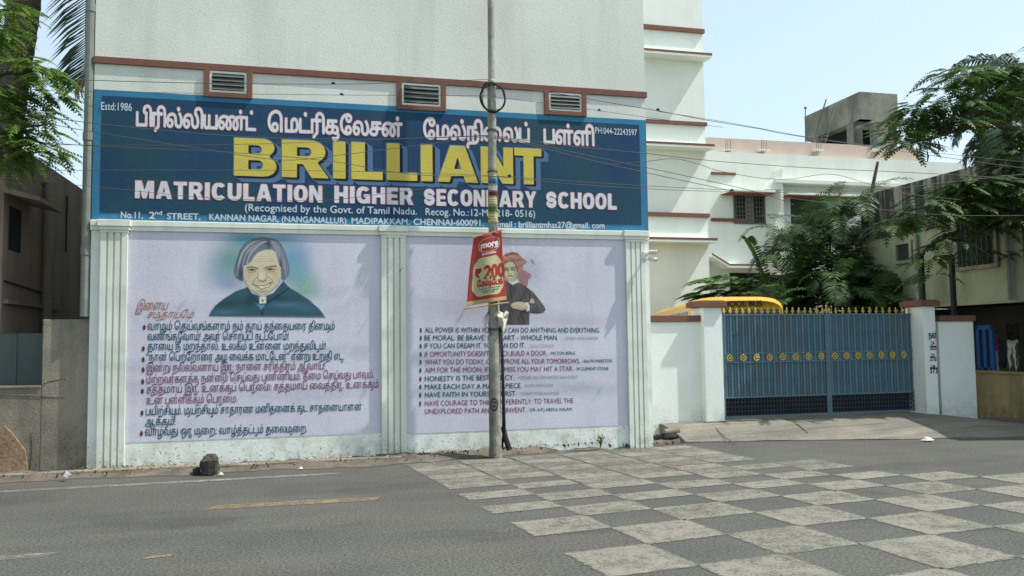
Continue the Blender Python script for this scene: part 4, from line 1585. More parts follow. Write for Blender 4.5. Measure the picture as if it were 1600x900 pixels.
def cloth(name, px0, px1, py0, py1, m, lb, cat, X=LX, sag=.03):
    a, c = PX(px0, py0, X), PX(px1, py1, X)
    yn, yf = min(a.y, c.y), max(a.y, c.y)
    z1, z0 = a.z, c.z
    q = MB()
    n, k = 9, 8
    vs = []
    for th in (0, .012):
        for i in range(n):
            for j in range(k):
                y = yn + (yf - yn) * i / (n - 1)
                z = z1 + (z0 - z1) * j / (k - 1)
                vs.append((X + th + sag * math.sin(i * 1.5) * (.3 + j / k), y + .02 * math.sin(j * 2.1) * (i - n / 2) / n, z - .03 * math.sin(i * math.pi / (n - 1)) + (.03 * math.sin(i * 2.3) if j == k - 1 else 0)))
    fs = []
    for s_ in range(2):
        o = s_ * n * k
        fs += [(o + i * k + j, o + (i + 1) * k + j, o + (i + 1) * k + j + 1, o + i * k + j + 1) for i in range(n - 1) for j in range(k - 1)]
    for i in range(n - 1):
        for j in (0, k - 1):
            fs.append((i * k + j, (i + 1) * k + j, n * k + (i + 1) * k + j, n * k + i * k + j))
    for j in range(k - 1):
        for i in (0, n - 1):
            fs.append((i * k + j, i * k + j + 1, n * k + i * k + j + 1, n * k + i * k + j))
    q.add(vs, fs)
    return tag(q.build(name, m, smooth=True), lb, cat, 'washing hung under the weathered house')


cloth('cloth', 1552, 1559.5, 524, 546, M_pinkc, 'red cloth hanging above the mint one by the blue frame', 'cloth')
cloth('cloth', 1553, 1561, 546, 582, M_mint, 'pale mint cloth hanging below the red one', 'cloth')
cloth('garment', 1560, 1571, 530, 570, M_navy, 'dark navy trousers hanging between the mint cloth and striped garment', 'clothing')
cloth('garment', 1572, 1592, 505, 530, M_blackc, 'black garment hung highest on the line', 'clothing', X=LX + .2)
M_stripe = bpy.data.materials.new('striped_cloth')
M_stripe.use_nodes = True
_n, _l = M_stripe.node_tree.nodes, M_stripe.node_tree.links
_w = _n.new('ShaderNodeTexWave')
_w.inputs['Scale'].default_value = 6
_w.inputs['Distortion'].default_value = 6
_g = _n.new('ShaderNodeNewGeometry')
_l.new(_g.outputs['Position'], _w.inputs['Vector'])
_r = _n.new('ShaderNodeValToRGB')
_r.color_ramp.elements[0].position = .45
_r.color_ramp.elements[0].color = (.02, .02, .02, 1)
_r.color_ramp.elements[1].position = .55
_r.color_ramp.elements[1].color = (.4, .4, .37, 1)
_l.new(_w.outputs['Fac'], _r.inputs[0])
_l.new(_r.outputs[0], _n['Principled BSDF'].inputs['Base Color'])
cloth('garment', 1574, 1592, 530, 578, M_stripe, 'black and white striped garment hanging at the right end of the line', 'clothing')
q = MB()
a, c = PX(1528, 515, LX - .1), PX(1552, 580, LX - .1)
yn, yf = c.y, a.y
for yy in np.linspace(yn, yf, 3):
    q.box(LX - .12, LX - .06, yy - .035, yy + .035, c.z, a.z)
q.box(LX - .12, LX - .06, yn, yf, a.z, a.z + .08)
q.box(LX - .12, LX - .06, yn, yf, c.z - .02, c.z + .06)
tag(q.build('blue_frame', M_bluep), 'blue painted window frame under the weathered house beside the washing', 'frame')
q = MB()
q.tube([(LX + .02, 9.6, PX(1570, 512, LX).z), (LX + .02, 13.5, PX(1545, 520, LX).z)], .008, 5)
tag(q.build('clothes_line', M_cable), 'thin line carrying the washing under the weathered house', 'line')

# ------------------------------------------------------------------ brown house on the left
BX = -3.62
brown = thing('brown_house', 'shaded brown plastered house beyond the grey wall on the left', 'house', (-6, 14, 0))
zr_ = PX(110, 283, BX).z
b = MB()
ya = PX(133, 300, BX).y + .6
b.box(-12, BX, 11.15, ya + 2, -.2, zr_)
b.build('wall', M_brown, brown)
a, c = PX(13, 390, BX), PX(33, 330, BX)
q = MB()
q.box(BX, BX + .006, a.y, c.y, a.z, c.z)
q.build('window', M_dark, brown)
q = MB()
y0, y1 = PX(2, 330, BX).y, PX(48, 320, BX).y
zc = PX(40, 318, BX).z
q.add([(BX, y0, zc), (BX, y1, zc), (BX + .42, y1, zc - .10), (BX + .42, y0, zc - .10), (BX, y0, zc + .07), (BX, y1, zc + .07), (BX + .42, y1, zc - .05), (BX + .42, y0, zc - .05)],
      [(0, 3, 2, 1), (4, 5, 6, 7), (0, 1, 5, 4), (1, 2, 6, 5), (2, 3, 7, 6), (3, 0, 4, 7)])
q.build('window_hood', M_brown, brown)
q = MB()
a = PX(75, 300, BX + .06)
q.tube([(BX + .08, a.y, .5), (BX + .08, a.y, PX(75, 292, BX).z), (BX - .02, a.y, PX(75, 289, BX).z)], .07, 10)
q.build('rain_pipe', M_greyw, brown)
q = MB()
z_ = PX(60, 478, BX).z
q.box(BX, BX + .06, 11.2, PX(90, 478, BX).y, z_ - .03, z_ + .02)
q.build('ledge', M_brown, brown)
q = MB()
z_ = PX(40, 452, BX).z
q.tube([(BX + .02, 11.2, z_ + .05), (BX + .02, 12.4, z_), (BX + .02, 13.2, z_ - .06)], .012, 5)
q.tube([(BX + .02, PX(103, 300, BX).y, PX(103, 306, BX).z), (BX + .02, PX(103, 300, BX).y, PX(103, 395, BX).z)], .012, 5)
q.build('conduit', M_cable, brown)

# ------------------------------------------------------------------ grey compound wall on the left
GY = 10.832
gw = thing('compound_wall', 'stained grey plaster compound wall left of the school with a taller pier', 'wall', (-3.4, GY, 0))
q = MB()
xp = P(67, 495, GY).x
q.box(xp, XL - .006, GY, GY + .23, -.2, P(100, 499, GY).z)
q.build('pier', M_greyw, gw, bevel=.01)
q = MB()
q.box(P(-260, 600, GY).x, xp, GY + .004, GY + .23, -.2, P(30, 607, GY).z)
q.build('wall', M_greyw, gw)
q = MB()
q.box(P(-260, 600, GY).x, xp - .004, GY - .01, GY + .24, P(30, 607, GY).z, P(30, 603, GY).z)
q.build('coping', M_greyw, gw, bevel=.006)
q = MB()
n = 14
pts = [Vector((P(-200, 700, GY).x, GY - .03, -.1))]
xa, xb = P(-200, 700, GY).x, P(40, 700, GY).x
zt_ = P(20, 668, GY).z
for i in range(n + 1):
    pts.append(Vector((xa + (xb - xa) * i / n, GY - .03, zt_ + .05 * math.sin(i * 1.7) - .22 * max(0, (i - n + 3) / 3.0) ** 2)))
pts.append(Vector((xb + .06, GY - .03, -.1)))
q.prism(pts, (0, .034, 0))
q.build('exposed_masonry', M_sand, gw)
q = MB()
for pts in ([(68, 600), (75, 597), (100, 592), (103, 594)], [(0, 618), (40, 619), (100, 622)], [(48, 676), (50, 700), (46, 740)]):
    q.tube([P(x, y, GY - .001) for x, y in pts], .0032, 4)
q.build('crack', M_cable, gw)
q = MB()
q.box(P(-260, 600, GY + .3).x, xp + .05, GY + .30, GY + .34, .2, P(30, 521, GY + .3).z)
for i in range(9):
    xx = xp - .1 - i * .28
    q.box(xx - .02, xx + .02, GY + .285, GY + .30, .9, P(30, 521, GY + .3).z)
tag(q.build('metal_sheet', M_sheet), 'dull greenish sheet panel standing behind the low grey wall', 'panel')

# ------------------------------------------------------------------ boundary walls, pillars and gate
PY = 11.62
GYT = 11.92


def wallpart(label, x0, x1, yf, yb, z0, z1, over0=.03, over1=.03):
    t = thing('boundary_wall', label, 'wall', ((x0 + x1) / 2, yf, 0), 'white boundary walls beside the gate')
    q = MB()
    q.box(x0, x1, yf, yb, z0, z1 - .10)
    q.build('wall', M_white, t)
    q = MB()
    q.box(x0 - over0, x1 + over1, yf - .035, yb + .035, z1 - .10, z1)
    q.build('coping', M_terra, t, bevel=.005)
    return t


wallpart('short white wall joining the school corner to the left gate pillar', XR + .004, 6.02, 11.74, 11.95, -.2, P(1050, 493, 11.74).z, -.03, -.002)
wallpart('white end wall right of the pillar with painted numbers, dappled with shade', 10.345, P(1524, 580, 11.72).x, 11.72, 11.93, -.2, P(1495, 493, 11.72).z, -.002, .03)


def pillar(label, x0, x1, z1):
    t = thing('gate_pillar', label, 'pillar', ((x0 + x1) / 2, PY, 0), 'white gate pillars')
    q = MB()
    q.box(x0, x1, PY, PY + .42, -.2, z1 - .09)
    sh_ = q.build('shaft', M_white, t, bevel=.006)
    q = MB()
    q.box(x0 - .06, x1 + .06, PY - .06, PY + .48, z1 - .085, z1)
    q.box(x0 - .03, x1 + .03, PY - .03, PY + .45, z1, z1 + .02)
    q.build('cap', M_terra, t, bevel=.006)
    return t, sh_


zc = P(1100, 471, PY - .06).z
pl1, _ = pillar('left gate pillar, next to the yellow bus roof', P(1102, 600, PY).x, P(1131, 600, PY).x, zc)
zc = P(1440, 470, PY - .06).z
pl2, sh2 = pillar('right gate pillar with black numbers painted on its front', P(1447, 600, PY).x, P(1466, 600, PY).x, zc)
for s_, y_, h_, x0, x1 in (('நகர்', 528, 7, 1451, 1463), ('24', 539, 6, 1454.5, 1460), ('305', 547, 7, 1453, 1463), ('29', 557.5, 5, 1454.5, 1460), ('376', 564, 7, 1453, 1463), ('24', 575, 5, 1454.5, 1461), ('373', 583, 9, 1453, 1465)):
    polys = tamil(s_) if ord(s_[0]) > 255 else latin(s_)
    Aa, Bb, Cc = P(x0, y_, PY), P(x1, y_, PY), P(x0, y_ - h_, PY)
    Cc.x = Aa.x
    letters('number_lettering', polys, M_blk, sh2, Aa, Bb, Cc, 26, .03, .003, cap=.52 if ord(s_[0]) > 255 else .69)
q = MB()
for y_ in (541.5, 558.5, 576.5):
    a = P(1453, y_, PY)
    q.box(a.x, a.x + .13, PY - .003, PY, a.z - .006, a.z + .006)
q.build('number_rule', M_blk, sh2)

gx0, gx1 = P(1128.5, 570, GYT).x, P(1437, 570, GYT).x
gm = P(1293, 570, GYT).x
gz0, gz1 = .235, P(1200, 491, GYT).z
zlat = P(1200, 620, GYT).z
zr0, zr1 = P(1280, 563.5, GYT).z, P(1280, 550, GYT).z
zro = (zr0 + zr1) / 2


def spike(x, h, parent):
    q = MB()
    pr = [(.006, 0), (.016, .02), (.016, .028), (.007, .034), (.020, h * .42), (.022, h * .48), (.008, h * .56), (.017, h * .68), (.009, h * .85), (.001, h)]
    n = 8
    vs, fs = [], []
    for r_, z in pr:
        for k_ in range(n):
            a_ = 2 * math.pi * k_ / n
            vs.append((x + r_ * math.cos(a_) * 1.25, GYT - .01 + r_ * .6 * math.sin(a_), gz1 + z))
    for i in range(len(pr) - 1):
        for k_ in range(n):
            fs.append((i * n + k_, i * n + (k_ + 1) % n, (i + 1) * n + (k_ + 1) % n, (i + 1) * n + k_))
    q.add(vs, fs)
    tx, ty = (rnd() - .5) * .14, (rnd() - .5) * .2
    q.v = [(a_ + tx * (c_ - gz1), b_ + ty * (c_ - gz1), gz1 + (c_ - gz1) * (1 + tx)) for a_, b_, c_ in q.v]
    zc_ = gz1 + h * .36
    q.box(x - .030, x + .030, GYT - .018, GYT - .004, zc_ - .006, zc_ + .008)
    return q.build('spike', M_gold, parent)


def rosette(x, parent):
    q = MB()
    n = 8
    y0 = GYT - .034
    R_ = .058
    for k_ in range(n):
        a_ = 2 * math.pi * k_ / n
        c_ = Vector((x + R_ * .78 * math.cos(a_), y0, zro + R_ * .78 * math.sin(a_)))
        ring = [c_ + Vector((.0175 * math.cos(t), 0, .0175 * math.sin(t))) for t in np.linspace(0, 2 * math.pi, 9)[:-1]]
        top = c_ + Vector((0, -.012, 0))
        o = len(q.v)
        q.add(ring + [top], [(i, (i + 1) % 8, 8) for i in range(8)])
    c_ = Vector((x, y0 - .004, zro))
    ring = [c_ + Vector((.020 * math.cos(t), 0, .020 * math.sin(t))) for t in np.linspace(0, 2 * math.pi, 11)[:-1]]
    q.add(ring + [c_ + Vector((0, -.016, 0))], [(i, (i + 1) % 10, 10) for i in range(10)])
    return q.build('rosette', M_gold, parent)


def gate_leaf(label, x0, x1, nsp, nro, end_patch):
    t = thing('gate_leaf', label, 'gate', ((x0 + x1) / 2, GYT, 0), 'blue steel gate leaves')
    q = MB()
    n = int(round((x1 - x0) / .115))
    # folded sheet: shallow trapezoid ribs
    prof = []
    for i in range(n):
        a0 = x0 + .03 + (x1 - x0 - .06) * i / n
        w_ = (x1 - x0 - .06) / n
        prof += [(a0, GYT), (a0 + w_ * .10, GYT - .024), (a0 + w_ * .34, GYT - .024), (a0 + w_ * .42, GYT)]
    prof.append((x1 - .03, GYT))
    m_ = len(prof)
    q.add([(x, y, zlat + .02) for x, y in prof] + [(x, y, gz1 - .02) for x, y in prof], [(i, i + 1, i + 1 + m_, i + m_) for i in range(m_ - 1)])
    q.build('sheet', M_gate, t)
    q = MB()
    fy0, fy1 = GYT - .028, GYT + .02
    q.box(x0, x0 + .03, fy0, fy1, gz0, gz1)
    q.box(x1 - .03, x1, fy0, fy1, gz0, gz1)
    q.box(x0 + .03, x1 - .03, fy0 + .002, fy1, gz1 - .02, gz1 + .004)
    q.box(x0 + .03, x1 - .03, fy0 + .002, fy1, zlat - .004, zlat + .02)
    q.box(x0 + .03, x1 - .03, fy0 + .002, fy1, gz0, gz0 + .025)
    q.box(x0 + .03, x1 - .03, fy0 - .004, GYT - .0, zr1 - .010, zr1 + .008)
    q.box(x0 + .03, x1 - .03, fy0 - .004, GYT - .0, zr0 - .010, zr0 + .008)
    q.build('frame', M_gate, t)
    q = MB()
    for i in range(n):
        xx = x0 + .03 + (x1 - x0 - .06) * (i + .71) / n
        for zz0_, zz1_ in ((zlat + .02, zr0 - .01), (zr1 + .008, gz1 - .02)):
            q.tube([(xx, GYT - .016, zz0_), (xx, GYT - .016, zz1_)], .007, 6)
            zm = (zz0_ + zz1_) / 2
            q.tube([(xx, GYT - .018, zm - .014), (xx, GYT - .018, zm + .014)], .015, 6)
    q.build('bar', M_gate, t)
    # lattice kick panel
    q = MB()
    nx = int((x1 - x0 - .06) / .056)
    h_ = (zlat - gz0 - .03)
    for i in range(nx):
        for j in range(4):
            cx = x0 + .03 + (x1 - x0 - .06) * (i + .5) / nx
            cz = gz0 + .027 + h_ * (j + .5) / 4
            rr = .55 * (x1 - x0 - .06) / nx
            pts = [(cx + rr * math.cos(a_), GYT - .012, cz + h_ / 7.5 * math.sin(a_)) for a_ in np.linspace(0, 2 * math.pi, 9)]
            q.tube(pts, .0052, 4, cap=False)
    lat = q.build('lattice', M_gdark, t)
    q = MB()
    q.box(x0 + .03, x1 - .03, GYT + .004, GYT + .008, gz0 + .025, zlat - .004)
    q.build('lattice_backing', mat('lattice_back', (.012, .017, .024)), lat)
    if end_patch:
        q = MB()
        for i in range(3):
            for j in range(4):
                cx = x1 - .05 - .2 * (i + .5) / 3
                cz = gz0 + .027 + h_ * (j + .5) / 4
                pts = [(cx + .026 * math.cos(a_), GYT - .020, cz + .040 * math.sin(a_)) for a_ in np.linspace(0, 2 * math.pi, 9)]
                q.tube(pts, .0055, 4, cap=False)
        q.build('unpainted_lattice', M_greyc, lat)
    for i in range(nsp):
        spike(x0 + .05 + (x1 - x0 - .10) * i / (nsp - 1), .115, t)
    for i in range(nro):
        rosette(x0 + (x1 - x0) * (i + .5) / nro, t)
    return t


gl1 = gate_leaf('left leaf of the blue sheet gate, in front of the bus', gx0, gm - .012, 17, 8, False)
gl2 = gate_leaf('right leaf of the blue sheet gate, in front of the palms', gm + .012, gx1, 14, 8, True)
q = MB()
q.box(gm - .012, gm + .012, GYT - .034, GYT - .028, gz0, gz1 + .02)
q.build('cover_strip', M_gate, gl1)
spike(gm, .165, gl1)
q = MB()
q.box(gx1 - .05, gx1 - .025, GYT - .045, GYT - .028, gz1 - .19, gz1 - .13)
q.build('latch', M_litter, gl2)
q = MB()
for zz in (gz0 + .18, gz0 + 1.35):
    q.tube([(gx0 - .01, GYT - .02, zz - .04), (gx0 - .01, GYT - .02, zz + .04)], .018, 8)
q.build('hinge', M_gdark, gl1)

# ------------------------------------------------------------------ school bus behind the gate
bus = thing('school_bus', 'yellow school minibus parked behind the gate, only its roof showing', 'bus', (8.0, 17.5, 0))
by = 14.4
ang = math.radians(16.7)
bw, bl_, bh = 1.80, 6.3, P(1150, 462, by).z
bxc = P(1152, 463, by).x


def BT(x, y, z):
    return Vector((bxc + x * math.cos(ang) + y * math.sin(ang), by - x * math.sin(ang) + y * math.cos(ang), z))


def section(y, w_, top, crown):
    pts = []
    for t in np.linspace(0, math.pi, 15):
        c_, s_ = math.cos(t), math.sin(t)
        pts.append((w_ / 2 * math.copysign(abs(c_) ** .45, c_), top - crown + crown * abs(s_) ** .9))
    return pts


q = MB()
rows = []
for y, w_, top, cr_ in ((-.06, bw * .93, bh - .10, .22), (.05, bw * .98, bh - .02, .26), (.4, bw, bh, .28), (bl_ - .2, bw, bh - .02, .28), (bl_, bw * .95, bh - .12, .2)):
    sec = section(y, w_, top, cr_)
    sec = [(w_ / 2 * 1.0, bh - .34)] + sec + [(-w_ / 2 * 1.0, bh - .34)]
    rows.append([BT(x, y, z) for x, z in sec])
n = len(rows[0])
q.add([p for r_ in rows for p in r_], [(i * n + j, i * n + j + 1, (i + 1) * n + j + 1, (i + 1) * n + j) for i in range(len(rows) - 1) for j in range(n - 1)] + [tuple(range(n))] + [tuple(len(rows) * n - 1 - i for i in range(n))])
roof = q.build('roof', M_bus, bus, smooth=True)
q = MB()
vs = [BT(x, y, z) for z in (.5, bh - .34) for x, y in ((-bw / 2 * .97, -.05), (bw / 2 * .97, -.05), (bw / 2, .3), (bw / 2, bl_), (-bw / 2, bl_), (-bw / 2, .3))]
q.add(vs, [(i, (i + 1) % 6, (i + 1) % 6 + 6, i + 6) for i in range(6)] + [(5, 4, 3, 2, 1, 0), (6, 7, 8, 9, 10, 11)])
q.build('body', M_bus, bus)
q = MB()
vs = [BT(-bw * .44, -.075, 1.25), BT(bw * .44, -.075, 1.25), BT(bw * .43, -.085, bh - .28), BT(-bw * .43, -.085, bh - .28)]
q.prism(vs, BT(0, .05, 0) - BT(0, 0, 0))
q.build('windscreen', M_glass, bus)
for i in range(6):
    y0 = .40 + i * .97
    q = MB()
    q.prism([BT(-bw / 2 - .008, y0, 1.35), BT(-bw / 2 - .008, y0 + .85, 1.35), BT(-bw / 2 - .008, y0 + .85, bh - .28), BT(-bw / 2 - .008, y0, bh - .28)], BT(.05, 0, 0) - BT(0, 0, 0))
    q.build('window', M_glass, bus)
for xx in (-.7, .7):
    for yy in (.9, 5.6):
        q = MB()
        c_ = [BT(xx * 1.1, yy + .34 * math.cos(t), .34 + .34 * math.sin(t)) for t in np.linspace(0, 2 * math.pi, 17)[:-1]]
        q.prism(c_, BT(.2, 0, 0) - BT(0, 0, 0))
        q.build('wheel', M_cable, bus)
fr_d = (BT(0, -.1, 0) - BT(0, 0, 0)).normalized()
lx = BT(-.46, -.085, bh - .215), BT(.44, -.085, bh - .215)
letters('bus_lettering', latin('SCHOOL BUS'), M_blk, roof, lx[0], lx[1], lx[0] + Vector((0, 0, .11)), 26, .03, .012, dirn=fr_d, cap=.69)


# ------------------------------------------------------------------ street pole and what hangs on it
POY = 10.385
pb = P(774, 703, POY)
pt = P(766, -60, POY)


def pp_(py):
    t = (703 - py) / 763.0
    return pb.lerp(pt, t)


pole = thing('street_pole', 'tall grey tubular steel street pole in front of the wall, pasted with torn bills', 'pole', tuple(pb))
q = MB()
lv = [(715, .083), (690, .080), (470, .073), (462, .072), (458, .060), (300, .058), (140, .056), (133, .055), (130, .044), (-60, .042)]
q.tube([pp_(y) for y, _ in lv], [r_ for _, r_ in lv], 20)
q.build('shaft', M_pole, pole, smooth=False)
random.seed(11)
bills = [(272, 285, (.45, .30, .05)), (286, 296, (.10, .30, .42)), (297, 306, (.50, .46, .36)), (307, 314, (.42, .08, .06)), (315, 328, (.48, .38, .06)), (329, 339, (.16, .30, .10)), (340, 356, (.50, .42, .10))]
for i, (y0, y1, c) in enumerate(bills):
    q = MB()
    r_ = .0605 + .0006 * i
    q.tube([pp_(y0), pp_(y1)], [r_, r_], 20, cap=False)
    mb_ = mat('bill_%s' % ['ochre', 'blue', 'pale', 'red', 'amber', 'green', 'yellow'][i], c, tuple(x * .55 for x in c), 22, fine=.35, fscale=60, lo=.42, hi=.58)
    q.build('pasted_bill', mb_, pole)
    q = MB()
    for k_ in range(3):
        yy = y0 + (y1 - y0) * (.25 + .25 * k_)
        a_, b_ = pp_(yy), pp_(yy + 1.2)
        ra = r_ + .001
        ring = [Vector((a_.x + ra * math.cos(t), a_.y + ra * math.sin(t), a_.z)) for t in np.linspace(math.pi * 1.15, math.pi * 1.75, 8)]
        rb = [Vector((b_.x + ra * math.cos(t), b_.y + ra * math.sin(t), b_.z)) for t in np.linspace(math.pi * 1.15, math.pi * 1.75, 8)]
        q.add(ring + rb, [(j, j + 1, j + 9, j + 8) for j in range(7)])
    q.build('bill_rule', M_blk if i % 2 else M_litter, pole)
# black round painted mark low on the shaft
q = MB()
c_ = pp_(634)
rp = .0815
vs, fs = [], []
n_, k_ = 17, 2
for ri, rr in enumerate((.055, .042)):
    for t in np.linspace(0, 2 * math.pi, n_)[:-1]:
        u_, v_ = rr * .95 * math.cos(t), rr * 1.55 * math.sin(t)
        th = -math.pi / 2 + u_ / rp - .35
        vs.append((c_.x + rp * math.cos(th), c_.y + rp * math.sin(th), c_.z + v_))
m_ = n_ - 1
fs = [(i, (i + 1) % m_, m_ + (i + 1) % m_, m_ + i) for i in range(m_)]
q.add(vs, fs)
for (u0, v0), (u1, v1) in (((-.02, .03), (.015, .035)), ((.015, .035), (.018, .01)), ((.018, .01), (-.015, -.015)), ((-.015, -.015), (.022, -.03))):
    L_ = []
    for du, dv in ((-.006, -.004), (.006, .004)):
        for u_, v_ in ((u0, v0), (u1, v1)):
            th = -math.pi / 2 + (u_ + du) / rp - .35
            L_.append((c_.x + rp * math.cos(th), c_.y + rp * math.sin(th), c_.z + v_ + dv * 2))
    q.add(L_, [(0, 1, 3, 2)])
q.build('painted_mark', M_blk, pole)
# clamps
for y in (211, 276, 520):
    q = MB()
    a_ = pp_(y)
    q.tube([a_ - Vector((0, 0, .015)), a_ + Vector((0, 0, .015))], .068 if y < 400 else .082, 14)
    q.build('clamp', M_wire, pole)
# service pipe and thick black cable end beside the pole
q = MB()
q.tube([pp_(515) + Vector((.085, -.05, 0)), pp_(560) + Vector((.10, -.03, 0)), pp_(620) + Vector((.11, -.03, 0)), pp_(668) + Vector((.12, -.02, 0)), pp_(700) + Vector((.09, .02, 0))], .017, 8)
q.tube([pp_(500) + Vector((.06, -.07, 0)), pp_(580) + Vector((.085, -.05, 0)), pp_(640) + Vector((.09, -.05, 0)), pp_(700) + Vector((.10, .0, 0))], .009, 6)
tag(q.build('service_cable', M_cable, smooth=True), 'black cable running down the right side of the street pole', 'cable')
q = MB()
q.tube([P(786, 666, POY + .02), P(790, 685, POY + .0), P(796, 703, POY - .02)], [.030, .036, .040], 10)
tag(q.build('rubber_sleeve', M_cable), 'short thick black sleeve leaning at the foot of the street pole', 'tube')
# loose coil of spare cable
random.seed(5)
q = MB()
cc = pp_(161) + Vector((0, -.075, 0))
for k_ in range(7):
    rx, rz = .150 + .02 * rnd(), .185 + .022 * rnd()
    ox, oz, oy = .012 * (rnd() - .5), .02 * (rnd() - .5), .03 * (rnd() - .5)
    pts = [cc + Vector((ox + rx * math.cos(t) + .006 * math.sin(5 * t + k_), oy + .02 * math.sin(2 * t + k_), oz + rz * math.sin(t) + .005 * math.sin(4 * t + k_))) for t in np.linspace(0, 2 * math.pi, 33)]
    q.tube(pts, .006, 5, cap=False)
tag(q.build('cable_coil', M_cable), 'loose coil of black cable hanging on the street pole', 'cable coil')

# advertising banner tied to the pole
BY = POY - .11
tl, tr, br_, bl2 = P(740.5, 370, BY), P(784, 359, BY), P(793, 472, BY), P(729, 481, BY)
banner = thing('banner', 'red and cream advertising banner with white and red lettering tied to the pole', 'banner', tuple((bl2 + br_) / 2))


def bp(u, v, off=0.0):
    """u across 0..1, v up 0..1"""
    p_ = (bl2.lerp(br_, u)).lerp(tl.lerp(tr, u), v)
    w_ = .030 * math.sin(u * 7.5 + v * 1.2) * (.4 + .6 * (1 - v)) + .035 * (u - .35) ** 2
    px_ = -.012 * math.sin(v * 3.1)
    return p_ + Vector((px_, -.02 + w_ - off, 0))


def bsheet(off, u0, u1, v0, v1, n=22, m_=22):
    q = MB()
    vs = [bp(u0 + (u1 - u0) * i / n, v0 + (v1 - v0) * j / m_, off) for i in range(n + 1) for j in range(m_ + 1)]
    q.add(vs, [(i * (m_ + 1) + j, (i + 1) * (m_ + 1) + j, (i + 1) * (m_ + 1) + j + 1, i * (m_ + 1) + j + 1) for i in range(n) for j in range(m_)])
    return q


cl_ = bsheet(0, 0, 1, .03, 1).build('sheet', M_banr, banner, smooth=True)
mo = cl_.modifiers.new('thickness', 'SOLIDIFY')
mo.thickness = .0015
mo.offset = 1
q = bsheet(.003, 0.0, 1, .035, .085)
q.build('hem', M_wood, banner, smooth=True)


def bfig(name, poly_uv, m_, off, par=banner):
    """closed outline in banner coordinates as a fan of triangles"""
    q = MB()
    c_ = np.mean(poly_uv, 0)
    rings = 8
    vs, fs = [bp(c_[0], c_[1], off)], []
    n = len(poly_uv)
    for r_ in range(1, rings + 1):
        for u, v in poly_uv:
            vs.append(bp(c_[0] + (u - c_[0]) * r_ / rings, c_[1] + (v - c_[1]) * r_ / rings, off))
    for i in range(n):
        fs.append((0, 1 + i, 1 + (i + 1) % n))
    for r_ in range(rings - 1):
        for i in range(n):
            a_ = 1 + r_ * n
            fs.append((a_ + i, a_ + n + i, a_ + n + (i + 1) % n, a_ + (i + 1) % n))
    q.add(vs, fs)
    return q.build(name, m_, par, smooth=True)


scal = []
for t in np.linspace(0, 2 * math.pi, 73)[:-1]:
    rr = 1 + .05 * abs(math.sin(4 * t))
    c_, s_ = math.cos(t), math.sin(t)
    scal.append((.53 + .42 * rr * math.copysign(abs(c_) ** .55, c_), .40 + .265 * rr * math.copysign(abs(s_) ** .6, s_)))
pan = bfig('panel', scal, M_bang, .004)
# cream oval line round the top word
q = MB()
ov = lambda t, k: ((.56 + .36 * k * math.copysign(abs(math.cos(t)) ** .7, math.cos(t))), .835 + .098 * k * math.copysign(abs(math.sin(t)) ** .8, math.sin(t)))
n = 48
ts = np.linspace(0, 2 * math.pi, n + 1)[:-1]
q.add([bp(*ov(t, 1.0), .004) for t in ts] + [bp(*ov(t, .93), .004) for t in ts], [(i, (i + 1) % n, n + (i + 1) % n, n + i) for i in range(n)])
q.build('logo_ring', M_bang, banner)


def btext(name, polys, m_, u0, u1, v0, vh, cap_, grow, off, par=banner, res=26):
    al = np.concatenate(polys)
    a0, a1 = al[:, 0].min(), al[:, 0].max()
    vs, fs = field_mesh(raster(polys, res, grow=grow))
    q = MB()
    q.add([bp(u0 + (x - a0) / (a1 - a0) * (u1 - u0), v0 + y / cap_ * vh, off) for x, y in vs], fs)
    return q.build(name, m_, par)


btext('word_lettering', latin('more'), M_litter, .28, .86, .80, .062, .48, .035, .006)
q = MB()
q.add([bp(u, v, .006) for u, v in ((.28, .775), (.66, .775), (.66, .785), (.28, .785), (.72, .775), (.86, .775), (.86, .79), (.72, .79))], [(0, 1, 2, 3), (4, 5, 6, 7)])
q.build('word_rule', M_litter, banner)
btext('small_lettering', tamil('சூப்பர்மார்க்கெட்'), M_litter, .32, .80, .70, .022, .52, .02, .006)
btext('price_lettering', latin('200'), M_banr, .42, 1.01, .37, .17, .69, .05, .008, pan)
btext('price_lettering', latin('₹'), M_band, .17, .34, .395, .12, .69, .02, .008, pan)
btext('offer_lettering', tamil('கேஷ்பேக்'), M_banr, .24, .94, .265, .062, .52, .04, .008, pan)
q = MB()
random.seed(3)
for r_, v_ in enumerate((.225, .195, .17)):
    u = .30 + .05 * r_
    while u < .80 - .05 * r_:
        w_ = .03 + .05 * rnd()
        q.add([bp(*t_, .008) for t_ in ((u, v_), (u + w_, v_), (u + w_, v_ + .012), (u, v_ + .012))], [(0, 1, 2, 3)])
        u += w_ + .02
q.build('fine_print', M_teal, pan)
q = MB()
q.tube([P(724, 482.5, BY - .03), P(760, 477.5, BY - .03), P(795, 472.5, BY - .03)], .011, 8)
q.build('bottom_rod', M_wood, banner)
q = MB()
q.tube([P(739, 371, BY - .02), P(785, 359, BY - .02)], .008, 8)
q.build('top_rod', M_wood, banner)
